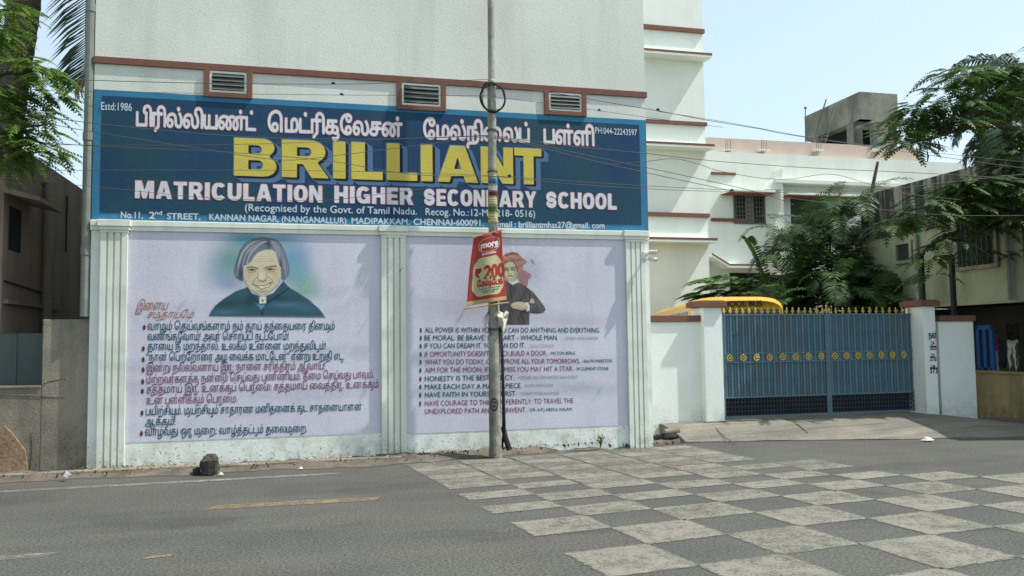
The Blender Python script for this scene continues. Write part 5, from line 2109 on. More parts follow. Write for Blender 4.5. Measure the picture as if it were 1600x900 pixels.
# torn pale rag caught behind the pole
q = MB()
random.seed(9)
out = [(780, 486), (786, 489), (791, 485), (795, 488), (793, 498), (789, 511), (786, 519), (783, 512), (779, 504), (777, 494)]
n = len(out)
vs = [P(x, y, POY - .10 + .05 * math.sin(i * 1.9)) for i, (x, y) in enumerate(out)] + [P(785, 497, POY - .16), P(787, 505, POY - .13)]
vs2 = [v + Vector((.004, .012, -.002)) for v in vs]
fs = [(i, (i + 1) % n, n if i < 4 or i > 7 else n + 1) for i in range(n)] + [(4, n, n + 1), (n, 8, n + 1)]
q.add(vs + vs2, fs + [tuple(j + n + 2 for j in f_) for f_ in fs] + [(i, (i + 1) % n, (i + 1) % n + n + 2, i + n + 2) for i in range(n)])
tag(q.build('rag', M_rag), 'torn pale scrap of cloth caught on the street pole under the banner', 'rag')
q = MB()
for k_ in range(4):
    a_ = pp_(488 + k_ * 3)
    q.tube([a_ + Vector((-.07, -.03, 0)), a_ + Vector((-.09 - .02 * k_, -.06, -.05)), a_ + Vector((-.10 - .01 * k_, -.04, -.15 - .05 * k_)), pp_(530) + Vector((-.05, -.07, .03 * k_))], .004, 5)
tag(q.build('loose_wire', M_wire, smooth=True), 'thin loose wires looping off the left of the street pole below the banner', 'wire')

# ------------------------------------------------------------------ camera on the corner of the school
CY = WY - .02
cctv = thing('security_camera', 'small white security cameras on a bracket at the school corner', 'camera', tuple(P(1011, 400, CY)))
q = MB()
a_ = P(1007, 400, WY)
q.box(a_.x - .05, a_.x + .03, WY - .06, WY, a_.z - .06, a_.z + .06)
q.build('junction_box', M_cctv, cctv, bevel=.006)
q = MB()
b0 = a_ + Vector((0, -.05, .01))
q.tube([b0, b0 + Vector((.03, -.10, .015))], .014, 8)
q.build('bracket', M_cctv, cctv)
for dz, dx in ((.03, .0), (-.055, -.01)):
    q = MB()
    c0 = b0 + Vector((.01 + dx, -.08, dz))
    d_ = Vector((.10, -.06, -.012 + dz * .3))
    q.tube([c0, c0 + d_ * .05, c0 + d_ * .95, c0 + d_], [.024, .030, .030, .024], 10)
    cbd = q.build('camera_body', M_cctv, cctv)
    q = MB()
    q.tube([c0 + d_ * 1.001, c0 + d_ * 1.02], .020, 10)
    q.build('lens', M_glass, cbd)

# ------------------------------------------------------------------ overhead wires
WIY = 10.22
WIRES = [
    ('single sagging wire just under the terracotta band, left of the pole', [(-30, 117), (80, 122.5), (162, 126), (325, 130), (520, 131.5), (622, 129), (766, 124)], .0055),
    ('wire with small knots a little below the terracotta band', [(-30, 136), (80, 141), (270, 145), (400, 147), (534, 148.5), (750, 149.5), (780, 152), (936, 173), (1000, 182), (1130, 199)], .004),
    ('wire falling from the pole past the terracotta band to the concrete tower', [(769, 133), (858, 144), (950, 160), (1028, 173), (1100, 187), (1185, 201), (1256, 214), (1520, 252), (1640, 268)], .006),
    ('wire entering at the left foliage and crossing the Tamil heading to the pole', [(-30, 174), (78, 184), (150, 193), (260, 204), (400, 214.5), (594, 217.5), (768, 211)], .006),
    ('wire slanting down behind the first yellow letters', [(-30, 184), (68, 193), (163, 209), (324, 234), (441, 250), (533, 242), (622, 231), (770, 212)], .005),
    ('wire crossing the yellow letters from upper left to lower right', [(-30, 214), (130, 227), (360, 238), (517, 252), (650, 273), (790, 276), (950, 287), (1100, 295), (1143, 297)], .005),
    ('nearly level wire across the tops of the yellow letters', [(-30, 224), (130, 226.5), (280, 227), (400, 225), (489, 222), (640, 217), (768, 212)], .004),
    ('level wire across the lower part of the yellow letters', [(-30, 268), (130, 266), (400, 266), (590, 268.5), (769, 274)], .004),
    ('slack wire dipping across the large white subtitle', [(-30, 278), (130, 290), (325, 309), (450, 313), (522, 312), (650, 296), (770, 280)], .004),
    ('wire running from the pole down to the joint by the white building', [(771, 214), (815, 221), (933, 246), (1020, 264), (1100, 281), (1190, 302), (1240, 320)], .006),
    ('wire just under the one that runs to the joint', [(771, 216), (805, 221), (922, 250), (1020, 272), (1100, 289), (1143, 298)], .006),
    ('level wire over the right end of the sign to the joint', [(769, 275), (900, 288), (1012, 295), (1100, 298.5), (1143, 298.5)], .005),
    ('long wire sweeping right in front of the white building to the tree', [(771, 212), (880, 227), (1011, 240), (1100, 250), (1200, 258), (1300, 264), (1450, 271), (1640, 282)], .006),
    ('slack wire arching up and down in front of the white building', [(940, 258), (1010, 252), (1053, 248), (1090, 256), (1124, 267), (1188, 278), (1237, 279.5), (1298, 272), (1360, 288), (1420, 303), (1500, 312)], .005),
    ('thin wire rising to the right across the weathered parapet', [(1143, 298), (1250, 301), (1380, 296), (1480, 285), (1640, 268)], .005),
    ('double wire hanging low across the right tree', [(1200, 305), (1300, 318), (1400, 330), (1480, 336), (1560, 337), (1640, 336)], .005),
    ('topmost pair wire leaving the left edge of the concrete tower', [(1028, 174), (1130, 190), (1180, 199), (1300, 220), (1500, 243), (1640, 257)], .0045),
]


def smooth_path(pts, n=6):
    out = []
    P_ = [pts[0]] + list(pts) + [pts[-1]]
    for i in range(1, len(P_) - 2):
        p0, p1, p2, p3 = P_[i - 1], P_[i], P_[i + 1], P_[i + 2]
        for j in range(n):
            t = j / n
            out.append(p1 + (p2 - p0) * (.5 * t) + (p0 * 2 - p1 * 5 + p2 * 4 - p3) * (.5 * t * t) + (p1 * 3 - p0 - p2 * 3 + p3) * (.5 * t ** 3))
    out.append(pts[-1])
    return out


for lb, pts, rad in WIRES:
    q = MB()
    q.tube(smooth_path([P(x, y, WIY) for x, y in pts]), rad * .72, 6)
    tag(q.build('overhead_wire', M_wire, smooth=True), lb, 'wire', 'overhead wires')
for px, py, lb in ((521, 131, 'small dark knot on the top wire above the yellow letters'), (534, 148.5, 'small dark knot on the second wire above the yellow letters'), (1028, 172, 'dark knot on the wire above the side block'), (936, 173, 'small dark knot on the wire by the right ventilator'), (1144, 298, 'bundled splice where the wires meet by the white building'), (796, 275.5, 'dark knot on the wire over the last yellow letters')):
    q = MB()
    a_ = P(px, py, WIY)
    q.tube([a_ + Vector((-.022, -.004, .0)), a_ + Vector((-.008, -.004, .012)), a_ + Vector((.008, -.004, .008)), a_ + Vector((.022, -.004, -.004))], [.006, .016, .014, .006], 7)
    tag(q.build('wire_splice', M_cable), lb, 'wire splice', 'splices on the overhead wires')


# ------------------------------------------------------------------ foliage
def pinnate(mb, p, d, L, wd, n=9, droop=.35, pin=.16, up=Vector((0, 0, 1))):
    """one feathery compound leaf: a bent stalk with pairs of narrow leaflets"""
    d = d.normalized()
    side = d.cross(up)
    if side.length < .05:
        side = Vector((1, 0, 0))
    side.normalize()
    nrm = side.cross(d).normalized()
    pts = []
    for i in range(n + 1):
        t = i / n
        pts.append(p + d * (L * t) + up * (-droop * L * t * t))
    o = len(mb.v)
    vs, fs = [], []
    for i in range(1, n + 1):
        t = i / n
        c = pts[i]
        tg = (pts[i] - pts[i - 1]).normalized()
        ln_ = pin * (math.sin(math.pi * min(1, .18 + t * .80)) ** .7) * (.85 + .3 * rnd())
        for s_ in (-1, 1):
            dv = (side * s_ + tg * .55 + nrm * (-.12 - .2 * rnd())).normalized()
            b0 = c - tg * wd * .5
            b1 = c + tg * wd * .5
            e = c + dv * ln_
            k = len(vs)
            vs += [b0, c + dv * ln_ * .5 - tg * wd * .62, e, c + dv * ln_ * .5 + tg * wd * .62, b1]
            fs += [(k, k + 1, k + 2, k + 3, k + 4)]
    sw_ = .006
    for i in range(n):
        k = len(vs)
        vs += [pts[i] - side * sw_, pts[i] + side * sw_, pts[i + 1] + side * sw_, pts[i + 1] - side * sw_]
        fs.append((k, k + 1, k + 2, k + 3))
    mb.add(vs, fs)


def frond(mb, p, az, el, L, droop, n=26, leaf=.30, wd=.022, lean=.55, fall=.45, stem=.012):
    """a palm frond: arching rib with long narrow leaflets on both sides"""
    h = Vector((math.cos(az), math.sin(az), 0))
    pts = []
    m_ = 16
    cur = Vector(p)
    a_ = el
    for i in range(m_ + 1):
        pts.append(cur.copy())
        cur = cur + (h * math.cos(a_) + Vector((0, 0, 1)) * math.sin(a_)) * (L / m_)
        a_ -= droop / m_ * (1 + i / m_)
    mb.tube(pts, [stem * (1 - .8 * i / m_) for i in range(m_ + 1)], 5)
    side = h.cross(Vector((0, 0, 1))).normalized()
    vs, fs = [], []
    for i in range(n):
        t = .14 + .86 * (i + .5) / n
        f_ = t * m_
        k = min(int(f_), m_ - 1)
        c = pts[k].lerp(pts[k + 1], f_ - k)
        tg = (pts[k + 1] - pts[k]).normalized()
        ln_ = leaf * (math.sin(math.pi * (.16 + .80 * t)) ** .6) * (.85 + .3 * rnd())
        for s_ in (-1, 1):
            jit = (rnd() - .5) * .25
            dv = (side * s_ + tg * (lean + jit) + Vector((0, 0, .15 + .3 * (rnd() - .5)))).normalized()
            mid = c + dv * ln_ * .55
            end = c + dv * ln_ + Vector((0, 0, -fall * ln_))
            wv = tg.cross(dv).normalized().cross(dv) * wd
            k0 = len(vs)
            vs += [c - wv * .5, mid - wv, end, mid + wv, c + wv * .5]
            fs += [(k0, k0 + 1, k0 + 3, k0 + 4), (k0 + 1, k0 + 2, k0 + 3)]
    mb.add(vs, fs)


def spray(mb, c, R_, n, L=.42, updir=None, spread=1.0, flat=.25, pin=.13, wd=.03):
    """a loose tier of feathery leaves round a twig end"""
    for i in range(n):
        a_ = rnd() * 2 * math.pi
        r_ = R_ * math.sqrt(rnd())
        p = c + Vector((r_ * math.cos(a_), r_ * math.sin(a_) * .8, (rnd() - .5) * R_ * flat * 2 + .10 * R_ * (1 - r_ / R_)))
        b_ = a_ + (rnd() - .5) * 1.4
        d = Vector((math.cos(b_), math.sin(b_), .25 * (rnd() - .3)))
        pinnate(mb, p, d, L * (.7 + .6 * rnd()), wd, 9, .25 + .45 * rnd(), pin)


# gulmohar on the right: trunk at the kerb, tiers of feathery leaves reaching left
random.seed(21)
tree = thing('gulmohar_tree', 'feathery-leaved tree on the right reaching over the end wall', 'tree', (11.62, 10.9, 0))
tb_ = Vector((11.62, 10.9, -.1))
fork = Vector((11.72, 11.1, 3.4))
q = MB()
q.tube([tb_, tb_.lerp(fork, .3) + Vector((.03, 0, 0)), tb_.lerp(fork, .7), fork], [.19, .16, .145, .13], 12)
q.build('trunk', M_bark, tree, smooth=True)
q = MB()
brs = [[fork, P(1640, 225, 11.3), P(1600, 206, 11.4), P(1560, 197, 11.5), P(1510, 200, 11.6), P(1460, 215, 11.65), P(1420, 222, 11.7)],
       [fork, P(1640, 330, 11.4), P(1590, 330, 11.5), P(1540, 345, 11.6), P(1490, 365, 11.7)],
       [fork, Vector((12.2, 11.8, 4.6)), Vector((12.4, 12.4, 5.8))],
       [P(1560, 197, 11.5), P(1545, 160, 11.6), P(1540, 125, 11.7)],
       [P(1520, 199, 11.6), P(1513, 150, 11.6), P(1511, 110, 11.7)],
       [P(1475, 212, 11.65), P(1490, 180, 11.6), P(1480, 150, 11.6)],
       [P(1590, 330, 11.5), P(1560, 300, 11.6), P(1500, 295, 11.7)],
       [P(1540, 345, 11.6), P(1490, 400, 11.5), P(1462, 430, 11.5)]]
rads = [[.12, .075, .060, .048, .036, .024, .012], [.11, .06, .045, .03, .012], [.12, .07, .03], [.03, .02, .01], [.03, .02, .01], [.025, .018, .01], [.03, .02, .01], [.022, .014, .006]]
for b_, r_ in zip(brs, rads):
    pts = smooth_path(b_, 4)
    rr = np.interp(np.linspace(0, 1, len(pts)), np.linspace(0, 1, len(r_)), r_)
    q.tube(pts, list(rr), 7)
q.build('limb', M_bark, tree, smooth=True)
q = MB()
CL = [(1512, 108, 26, .9), (1495, 120, 30, .8), (1545, 118, 34, 1), (1580, 110, 40, 1), (1600, 135, 45, 1), (1470, 145, 24, .7), (1440, 170, 26, .9), (1415, 180, 18, .6), (1450, 190, 34, 1), (1410, 205, 24, .9), (1395, 222, 16, .6), (1500, 160, 34, .9), (1540, 160, 40, 1), (1585, 170, 46, 1), (1490, 190, 30, .7), (1430, 225, 20, .6), (1530, 185, 26, .5), (1600, 205, 30, .7),
      (1560, 240, 30, .5), (1600, 250, 44, .9), (1530, 285, 40, 1), (1575, 285, 46, 1), (1490, 300, 38, 1), (1450, 320, 34, 1), (1420, 345, 26, .9), (1395, 355, 14, .6), (1465, 345, 34, 1), (1510, 330, 40, 1), (1560, 320, 46, 1), (1600, 340, 50, 1), (1480, 380, 26, .6), (1450, 400, 20, .6), (1455, 430, 15, .5), (1500, 365, 24, .5), (1600, 395, 30, .5), (1560, 360, 22, .4), (1640, 160, 70, 1), (1660, 300, 80, 1), (1680, 60, 60, .6)]
for px, py, rp_, den in CL:
    for k_ in range(3):
        Y = 11.1 + 1.1 * rnd()
        c = P(px + (rnd() - .5) * rp_ * .6, py + (rnd() - .5) * rp_ * .35, Y)
        if c.x > WX - .15 and 2 < c.z < zroof:
            c.x = WX - .2 - .4 * rnd()
        spray(q, c, rp_ / 1280 * 13.2 * .95, int(9 * den * (rp_ / 28) ** 1.3) + 2, L=.40, flat=.16, pin=.11, wd=.034)
q.build('crown', M_leafA, tree)
for px, py in ((1432, 240), (1448, 245), (1437, 233), (1466, 230), (1598, 180), (1543, 240)):
    a_ = P(px, py - 10, 11.6)
    b_ = P(px + 4 * (rnd() - .5), py + 8, 11.6)
    q = MB()
    q.tube([a_, a_.lerp(b_, .5) + Vector((.02, 0, 0)), b_], [.008, .018, .008], 5)
    q.build('seed_pod', M_bark, tree)

# tree at the left edge, lit by the sun
random.seed(33)
ltree = thing('feathery_tree', 'bright feathery-leaved tree branch at the left edge of the street', 'tree', (-5.6, 9.9, 0))
q = MB()
q.tube([(-5.6, 9.9, -.1), (-5.5, 9.9, 1.6), (-5.2, 9.95, 3.2), (-5.0, 10.0, 5.2)], [.16, .13, .10, .06], 10)
q.build('trunk', M_bark, ltree, smooth=True)
q = MB()
for b_, r_ in (([Vector((-5.3, 9.93, 2.9)), P(-20, 215, 9.95), P(30, 200, 9.9), P(70, 195, 9.85)], [.06, .035, .02, .008]), ([Vector((-5.2, 9.95, 3.3)), P(-20, 125, 9.9), P(30, 115, 9.9), P(75, 108, 9.9)], [.06, .03, .02, .008]), ([Vector((-5.0, 10, 4.8)), P(-20, 20, 10), P(15, 15, 10)], [.04, .02, .01])):
    pts = smooth_path(b_, 4)
    q.tube(pts, list(np.interp(np.linspace(0, 1, len(pts)), np.linspace(0, 1, len(r_)), r_)), 6)
q.build('limb', M_bark, ltree, smooth=True)
q = MB()
for px, py, rp_, den in ((5, 12, 30, 1.0), (22, 22, 12, .5), (-22, 45, 26, .8), (12, 50, 10, .3), (20, 100, 30, 1), (55, 105, 22, .9), (80, 120, 16, .8), (10, 135, 32, 1), (60, 140, 22, .8), (85, 150, 12, .6), (20, 165, 28, .6), (55, 175, 22, .7), (15, 200, 34, 1.1), (60, 205, 22, .9), (25, 230, 34, 1.1), (70, 225, 20, .8), (90, 235, 12, .7), (5, 250, 30, .9), (45, 245, 22, .7), (-40, 140, 60, 1), (-40, 230, 60, 1), (-50, 30, 60, 1)):
    for k_ in range(2):
        c = P(px + (rnd() - .5) * rp_ * .5, py + (rnd() - .5) * rp_ * .5, 9.5 + .8 * rnd())
        spray(q, c, rp_ / 1280 * 10 * .9, int(9 * den * (rp_ / 26) ** 1.2) + 2, L=.30, flat=.3, pin=.075, wd=.022)
q.build('crown', M_leafL, ltree)

# coconut palm behind the brown house: curved trunk, one old frond hanging by the school
random.seed(8)
palm = thing('coconut_palm', 'coconut palm with a dark curved trunk behind the left tree', 'palm', (-6.2, 13.2, 0))
q = MB()
CPY = 13.0
tp = [Vector((P(-5, 300, CPY).x - .05, CPY, -.1)), P(0, 300, CPY), P(9, 200, CPY), P(22, 110, CPY), P(36, 20, CPY), P(48, -80, CPY), P(62, -170, CPY)]
tpp = smooth_path(tp, 8)
q.tube(tpp, [.24 - .05 * i / len(tpp) + (.012 if i % 2 else 0) for i in range(len(tpp))], 12)
q.build('trunk', M_bark, palm, smooth=False)
crown = tpp[-1]
q = MB()
for i in range(11):
    az = i * 2.4 + .3
    if abs(((az - .0) + math.pi) % (2 * math.pi) - math.pi) < .7 or abs((az + math.pi / 2 + math.pi) % (2 * math.pi) - math.pi) < .8:
        continue
    frond(q, crown, az, .9 - .12 * (i % 4), 3.4, 1.6 + .25 * (i % 3), 46, .75, .030, stem=.03)
q.build('crown', M_coco, palm)
# the hanging frond is shaped along its own rib
q = MB()
rib = smooth_path([crown, P(120, -190, CPY - .1), P(138, -110, CPY - .2), P(137, -40, CPY - .2), P(135, 30, CPY - .2), P(134, 90, CPY - .2), P(131, 128, CPY - .2)], 8)
q.tube(rib, [.032 * (1 - .7 * i / len(rib)) for i in range(len(rib))], 6)
n = len(rib)
for i in range(8, n - 1):
    for sub in (0.0, .5):
        t = (i + sub - 8) / (n - 9)
        c = rib[i].lerp(rib[i + 1], sub)
        tg = (rib[i + 1] - rib[i]).normalized()
        ln_ = .80 * (1 - .45 * t) * (.85 + .3 * rnd())
        for s_ in (-1, 1):
            dv = (Vector((s_ * .9, .25 * (rnd() - .5), -.35)) + tg * (.25 + .2 * rnd())).normalized()
            mid = c + dv * ln_ * .55 + Vector((0, 0, -.02))
            end = c + dv * ln_ + Vector((0, 0, -.20 * ln_))
            wv = Vector((0, 0, 1)).cross(dv).normalized().cross(dv) * .014
            k0 = len(q.v)
            q.add([c - wv * .5, mid - wv, end, mid + wv, c + wv * .5], [(0, 1, 3, 4), (1, 2, 3)])
q.build('hanging_frond', M_coco, palm)
q = MB()
c = P(129, 128, CPY - .2)
for k_ in range(22):
    a_ = c + Vector(((rnd() - .5) * .12, (rnd() - .5) * .1, .04))
    b_ = P(118 + 14 * rnd(), 140 + 18 * rnd(), CPY - .2)
    q.tube([a_, a_.lerp(b_, .6) + Vector((-.03, 0, 0)), b_], [.008, .012, .004], 4)
q.build('dry_tip', M_dryf, palm)

# palm thicket behind the gate
random.seed(14)
cl_pts = [(1268, 16.8, 3.2, 18, 2.1), (1300, 16.4, 3.7, 22, 2.2), (1338, 16.6, 3.3, 16, 1.9), (1262, 15.6, 1.9, 16, 1.7), (1365, 15.0, 1.9, 16, 1.5), (1310, 15.2, 2.2, 18, 1.7), (1246, 16.4, 2.7, 8, 1.5), (1370, 15.6, 2.6, 12, 1.4)]
plb = ['tallest cane palm in the thicket, right of its middle behind the gate', 'cane palm on the left of the thicket behind the gate', 'cane palm right of the tallest one behind the gate', 'low cane palm at the front left of the thicket', 'low cane palm at the front right of the thicket by the pillar', 'low cane palm at the front middle of the thicket behind the gate', 'slender cane palm arching left in front of the white building', 'cane palm against the weathered house']
order = [1, 0, 2, 3, 4, 5, 6, 7]
for (px, Y, hz, nf, L), oi in zip(cl_pts, order):
    base = P(px, 500, Y)
    base.z = 0
    t = thing('cane_palm', plb[oi], 'palm', tuple(base), 'cane palms behind the gate')
    q = MB()
    stems = 4 if hz > 1 else 3
    heads = []
    for k_ in range(stems):
        o = Vector(((rnd() - .5) * .5, (rnd() - .5) * .4, 0))
        top = base + o * 1.6 + Vector(((rnd() - .5) * .3, 0, hz * (.75 + .35 * rnd())))
        q.tube([base + o, (base + o).lerp(top, .5) + Vector((.03, 0, 0)), top], [.035, .03, .024], 6)
        heads.append(top)
    q.build('stem', M_shrub, t)
    q = MB()
    for k_ in range(int(nf * 1.7)):
        hd = heads[k_ % stems]
        az = rnd() * 2 * math.pi
        el = .75 + .75 * rnd()
        frond(q, hd, az, el, L * (.62 + .40 * rnd()), .9 + 1.2 * rnd(), 34, .36, .013, lean=.75, fall=.22, stem=.010)
    q.build('crown', M_palm, t)


def bush(name, label, cat, c, R_, n, m, leaf=.09, group=None, flowers=0):
    t = thing(name, label, cat, tuple(c), group)
    q = MB()
    for i in range(n):
        a_, b_ = rnd() * 2 * math.pi, math.acos(1 - 2 * rnd())
        r_ = (.35 + .65 * rnd() ** .5)
        lump = 1 + .25 * math.sin(3 * a_ + 2) * math.sin(2 * b_ + 1)
        p = c + Vector((R_[0] * r_ * math.sin(b_) * math.cos(a_) * lump, R_[1] * r_ * math.sin(b_) * math.sin(a_) * lump, R_[2] * (1 + r_ * math.cos(b_) * lump)))
        d = Vector((math.cos(a_) + .6 * (rnd() - .5), math.sin(a_) + .6 * (rnd() - .5), .4 * (rnd() - .4))).normalized()
        s_ = d.cross(Vector((0, 0, 1))).normalized()
        u = s_.cross(d)
        s_ = (s_ + u * (rnd() - .5) * 1.2).normalized()
        L = leaf * (.7 + .7 * rnd())
        q.add([p, p + d * L * .5 + s_ * L * .24, p + d * L, p + d * L * .5 - s_ * L * .24], [(0, 1, 2, 3)])
    q.build('foliage', m, t)
    q = MB()
    for k_ in range(5):
        q.tube([c, c + Vector(((rnd() - .5) * R_[0], (rnd() - .5) * R_[1], R_[2] * 1.2))], [.02, .008], 5)
    q.build('stem', M_bark, t)
    if flowers:
        q = MB()
        for k_ in range(flowers):
            p = c + Vector((R_[0] * (rnd() - .5) * .5, -R_[1] * .9, R_[2] * (1.5 + .45 * rnd())))
            for a_ in np.linspace(0, 2 * math.pi, 6)[:-1]:
                d = Vector((math.cos(a_) * .05, -.03, math.sin(a_) * .05))
                q.add([p, p + d * .6 + Vector((0, 0, .02)), p + d, p + d * .6 - Vector((0, 0, .02))], [(0, 1, 2, 3)])
        q.build('flower', M_flow, t)
    return t


random.seed(4)
c = P(1300, 500, 15.6)
c.z = 0
bush('dark_shrub', 'dense dark undergrowth filling the foot of the palm thicket', 'shrub', c, (1.12, .6, 1.80), 12000, M_palm, .16)
c = P(1375, 500, 13.6)
c.z = 0
bush('hedge_shrub', 'low leafy shrub with an orange flower behind the right gate leaf', 'shrub', c, (.55, .35, 1.0), 1500, M_shrub, .09)
c = P(1283, 500, 13.9)
c.z = 0
bush('flowering_shrub', 'shrub carrying orange flowers behind the middle of the gate', 'shrub', c, (.30, .3, 1.0), 500, M_palm, .10, flowers=4)
c = P(1195, 500, 18.0)
c.z = 0
bush('leafy_shrub', 'light green leafy shrub growing behind the bus roof', 'shrub', c, (.7, .5, 1.45), 1500, M_shrub, .17)
# broad light sprays left of it
t = thing('spray_shrub', 'small tree with light feathery sprays above the bus, beside the side block', 'tree', tuple(P(1160, 520, 18.4)))
q = MB()
bs_ = P(1165, 520, 18.4)
for k_, (px, py) in enumerate(((1105, 440), (1120, 452), (1095, 462), (1140, 432), (1150, 445), (1175, 440), (1130, 462), (1160, 458))):
    e = P(px, py, 17.6)
    q.tube([bs_, bs_.lerp(e, .6) + Vector((0, 0, .2)), e], [.03, .015, .006], 5)
q.build('branch', M_bark, t)
q = MB()
for (px, py) in ((1105, 438), (1120, 448), (1098, 460), (1140, 432), (1150, 442), (1175, 438), (1130, 458), (1160, 456), (1185, 450), (1115, 462)):
    for k_ in range(9):
        c = P(px + 14 * (rnd() - .5), py + 8 * (rnd() - .5), 17.6 + .6 * rnd())
        b_ = math.pi + (rnd() - .5) * 2.6
        pinnate(q, c, Vector((math.cos(b_), math.sin(b_) * .6, .15)), .55, .085, 7, .35, .20)
q.build('crown', M_shrub, t)
# tall jagged stem with paired round leaves
t = thing('climbing_plant', 'tall leaning stem with paired round leaves against the white building', 'plant', tuple(P(1200, 490, 17.8)))
st = smooth_path([P(1205, 490, 17.8), P(1196, 440, 17.8), P(1185, 405, 17.8), P(1172, 380, 17.8), P(1166, 373, 17.8)], 8)
q = MB()
q.tube(st, .022, 6)
q.build('stem', M_shrub, t)
q = MB()
for i, c in enumerate(st[6:]):
    for s_ in (-1, 1):
        d = Vector((s_ * .9, -.2, .25 + .2 * rnd())).normalized()
        u = Vector((0, -.6, .8))
        L = .20
        q.add([c, c + d * L * .45 + u * .045, c + d * L, c + d * L * .45 - u * .045], [(0, 1, 2, 3)])
q.build('leaf', M_shrub, t)
# second coconut palm far right
random.seed(77)
rp = thing('coconut_palm', 'coconut palm with grey-green fronds showing above the right tree', 'palm', (16, 15, 0))
q = MB()
hd = P(1600, 130, 17.0)
q.tube([(hd.x + .6, 17, -.1), (hd.x + .3, 17, 3), (hd.x + .1, 17, hd.z - 1.5), tuple(hd)], [.2, .17, .15, .14], 10)
q.build('trunk', M_bark, rp)
q = MB()
for i in range(16):
    frond(q, hd, i * 2.4, 1.25 - .09 * i, 2.3, 1.5 + .08 * i, 40, .6, .030, stem=.025)
q.build('crown', M_coco, rp)
p2 = thing('coconut_palm', 'dark palm with drooping fronds behind the weathered parapet under the right tree', 'palm', (15, 14.4, 0))
q = MB()
hd = P(1575, 205, 14.6)
q.tube([(hd.x + .3, 14.6, -.1), (hd.x + .1, 14.6, 3), tuple(hd)], [.2, .16, .14], 10)
q.build('trunk', M_bark, p2)
q = MB()
for i in range(12):
    frond(q, hd, i * 2.4 + .4, .9 - .12 * i, 1.5, 1.7, 38, .45, .028, stem=.02)
q.build('crown', M_coco, p2)

# ------------------------------------------------------------------ things lying about
def lump(name, m, c, r_, seed, label, cat, group=None, n=10):
    random.seed(seed)
    q = MB()
    vs, fs = [], []
    ph = [rnd() * 6 for _ in range(6)]
    for i in range(n + 1):
        b_ = math.pi * i / n
        for j in range(2 * n):
            a_ = math.pi * j / n
            w_ = 1 + .22 * math.sin(2 * a_ + ph[0]) * math.sin(b_ + ph[1]) + .14 * math.sin(3 * a_ + ph[2] + 2 * b_) + .10 * math.sin(5 * b_ + ph[3] + a_)
            x, y, z = math.sin(b_) * math.cos(a_), math.sin(b_) * math.sin(a_), math.cos(b_)
            s_ = lambda v: math.copysign(abs(v) ** .62, v)
            vs.append((c[0] + r_[0] * w_ * s_(x), c[1] + r_[1] * w_ * s_(y), c[2] + r_[2] * (w_ * s_(z) + .9)))
    k = 2 * n
    for i in range(n):
        for j in range(k):
            fs.append((i * k + j, i * k + (j + 1) % k, (i + 1) * k + (j + 1) % k, (i + 1) * k + j))
    q.add(vs, fs)
    return tag(q.build(name, m), label, cat, group)


gp = G(327, 738, .03)
lump('boulder', M_rock, (gp.x, gp.y + .03, .02), (.115, .10, .10), 3, 'dark angular stone standing against the foot of the left mural', 'stone')
gp = G(306, 738, .03)
lump('stone', M_rock, (gp.x, gp.y + .02, .02), (.04, .035, .03), 5, 'small dark stone touching the boulder on its left', 'stone')
for i, (px, py, r_, lb) in enumerate(((1046, 686, (.13, .09, .055), 'flat dark stone lying in front of the rubble by the apron'), (1028, 687, (.06, .06, .04), 'small dark stone at the left end of the rubble'), (1058, 683, (.07, .06, .045), 'dark stone of the rubble next to the apron edge'))):
    gp = G(px, py, .03)
    lump('rubble_stone', M_soot, (gp.x, gp.y, .02), r_, 12 + i, lb, 'stone', 'rubble beside the apron')
q = MB()
gp = G(1050, 678, .1)
q.tube([gp + Vector((-.12, .0, .03)), gp + Vector((.12, .03, .04))], .045, 12)
tag(q.build('pipe_stub', M_greyw), 'short pale pipe stub on top of the rubble by the apron', 'pipe')
gp = G(102, 748, .03)
q = MB()
q.tube([gp + Vector((0, 0, .02)), gp + Vector((.03, .01, .06))], [.03, .038], 10)
tag(q.build('paper_cup', M_litter), 'crumpled white paper cup on the kerb by the grey wall', 'cup')
for px, py, s_, lb in ((345, 742, .03, 'small white scrap of litter right of the boulder'), (470, 733, .028, 'small white scrap of litter at the foot of the left mural'), (1450, 688, .10, 'white crumpled plastic bag at the edge of the apron')):
    gp = G(px, py, .02)
    q = MB()
    n = 9
    vs = [gp + Vector((s_ * math.cos(t) * (1 + .3 * math.sin(3 * t)), s_ * .6 * math.sin(t), .006)) for t in np.linspace(0, 2 * math.pi, n + 1)[:-1]] + [gp + Vector((s_ * .5 * math.cos(t + .3), s_ * .3 * math.sin(t + .3), .02 + .25 * s_ * (i % 2))) for i, t in enumerate(np.linspace(0, 2 * math.pi, n + 1)[:-1])] + [gp + Vector((0, 0, .02 + .3 * s_))]
    q.add(vs, [(i, (i + 1) % n, n + (i + 1) % n, n + i) for i in range(n)] + [(n + i, n + (i + 1) % n, 2 * n) for i in range(n)])
    tag(q.build('litter', M_litter), lb, 'litter')
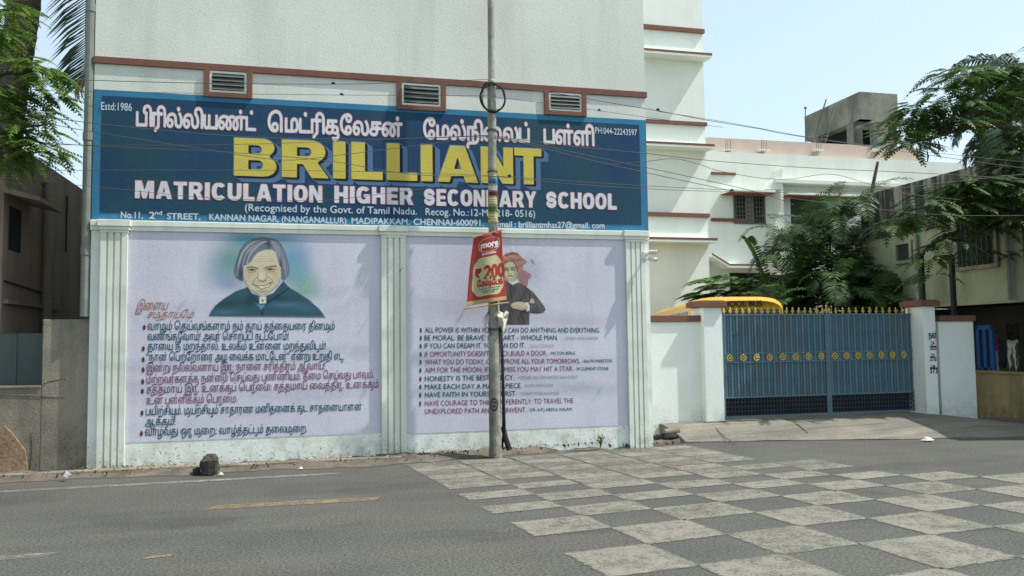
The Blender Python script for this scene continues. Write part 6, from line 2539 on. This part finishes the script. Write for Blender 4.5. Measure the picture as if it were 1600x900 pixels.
# leaf litter and grit along the verge
random.seed(50)
q = MB()
for i in range(700):
    x = -4 + 9 * rnd()
    y = 10.34 + .38 * rnd()
    if x > 1.5:
        y = min(WY - .02, edge_y(x) - .05 + .3 * rnd())
    a_ = rnd() * 6.28
    s_ = .003 + .016 * rnd() ** 4
    z = .035 + .03 * rnd() + (.04 if 1.4 < x < 4 else 0)
    d = Vector((math.cos(a_) * s_, math.sin(a_) * s_, 0))
    e = Vector((-d.y, d.x, 0)) * .8
    p = Vector((x, y, z))
    q.add([p - d, p + e, p + d, p - e, p + Vector((0, 0, s_ * .9)), p - Vector((0, 0, s_ * 2))], [(0, 1, 4), (1, 2, 4), (2, 3, 4), (3, 0, 4), (1, 0, 5), (2, 1, 5), (3, 2, 5), (0, 3, 5)])
tag(q.build('grit', M_rock), kind='stuff')
q = MB()
for i in range(240):
    x = -2.6 + 4.6 * rnd() ** 1.3
    p = Vector((x, 10.40 + .30 * rnd(), .075 + .02 * rnd()))
    a_ = rnd() * 6.28
    s_ = .008 + .016 * rnd()
    d = Vector((math.cos(a_) * s_, math.sin(a_) * s_, .008 * (rnd() - .5)))
    e = Vector((-d.y, d.x, .02)) * .35
    q.add([p - d, p + e, p + d, p - e], [(0, 1, 2, 3)])
tag(q.build('leaf_litter', M_dryf), kind='stuff')
# weeds
for (px, py, hh, lb) in ((938, 697, .13, 'small green weed at the foot of the right mural'), (468, 728, .20, 'bare dry twig sticking up at the foot of the left mural'), (430, 733, .05, 'flat green weed on the verge below the left mural')):
    gp = P(px, py, WY - .06)
    q = MB()
    dry = 'bare' in lb
    for k_ in range(2 if dry else 9):
        e = gp + Vector(((rnd() - .5) * hh * (.4 if dry else .9), -.05 * rnd(), hh * (.6 + .5 * rnd())))
        q.tube([gp - Vector((0, 0, .03)), gp.lerp(e, .5) + Vector((.01, 0, 0)), e], [.004, .003, .0015], 4)
        if not dry:
            for t_ in (.5, .8, 1):
                c = gp.lerp(e, t_)
                a_ = rnd() * 6.28
                d = Vector((math.cos(a_), math.sin(a_) * .5, .3)) * .04
                q.add([c, c + d * .5 + Vector((0, 0, .014)), c + d, c + d * .5 - Vector((0, 0, .014))], [(0, 1, 2, 3)])
    tag(q.build('weed' if not dry else 'twig', M_bark if dry else M_shrub), lb, 'weed' if not dry else 'twig')

bpy.data.objects.remove(_tob)
bpy.data.curves.remove(_tmp)
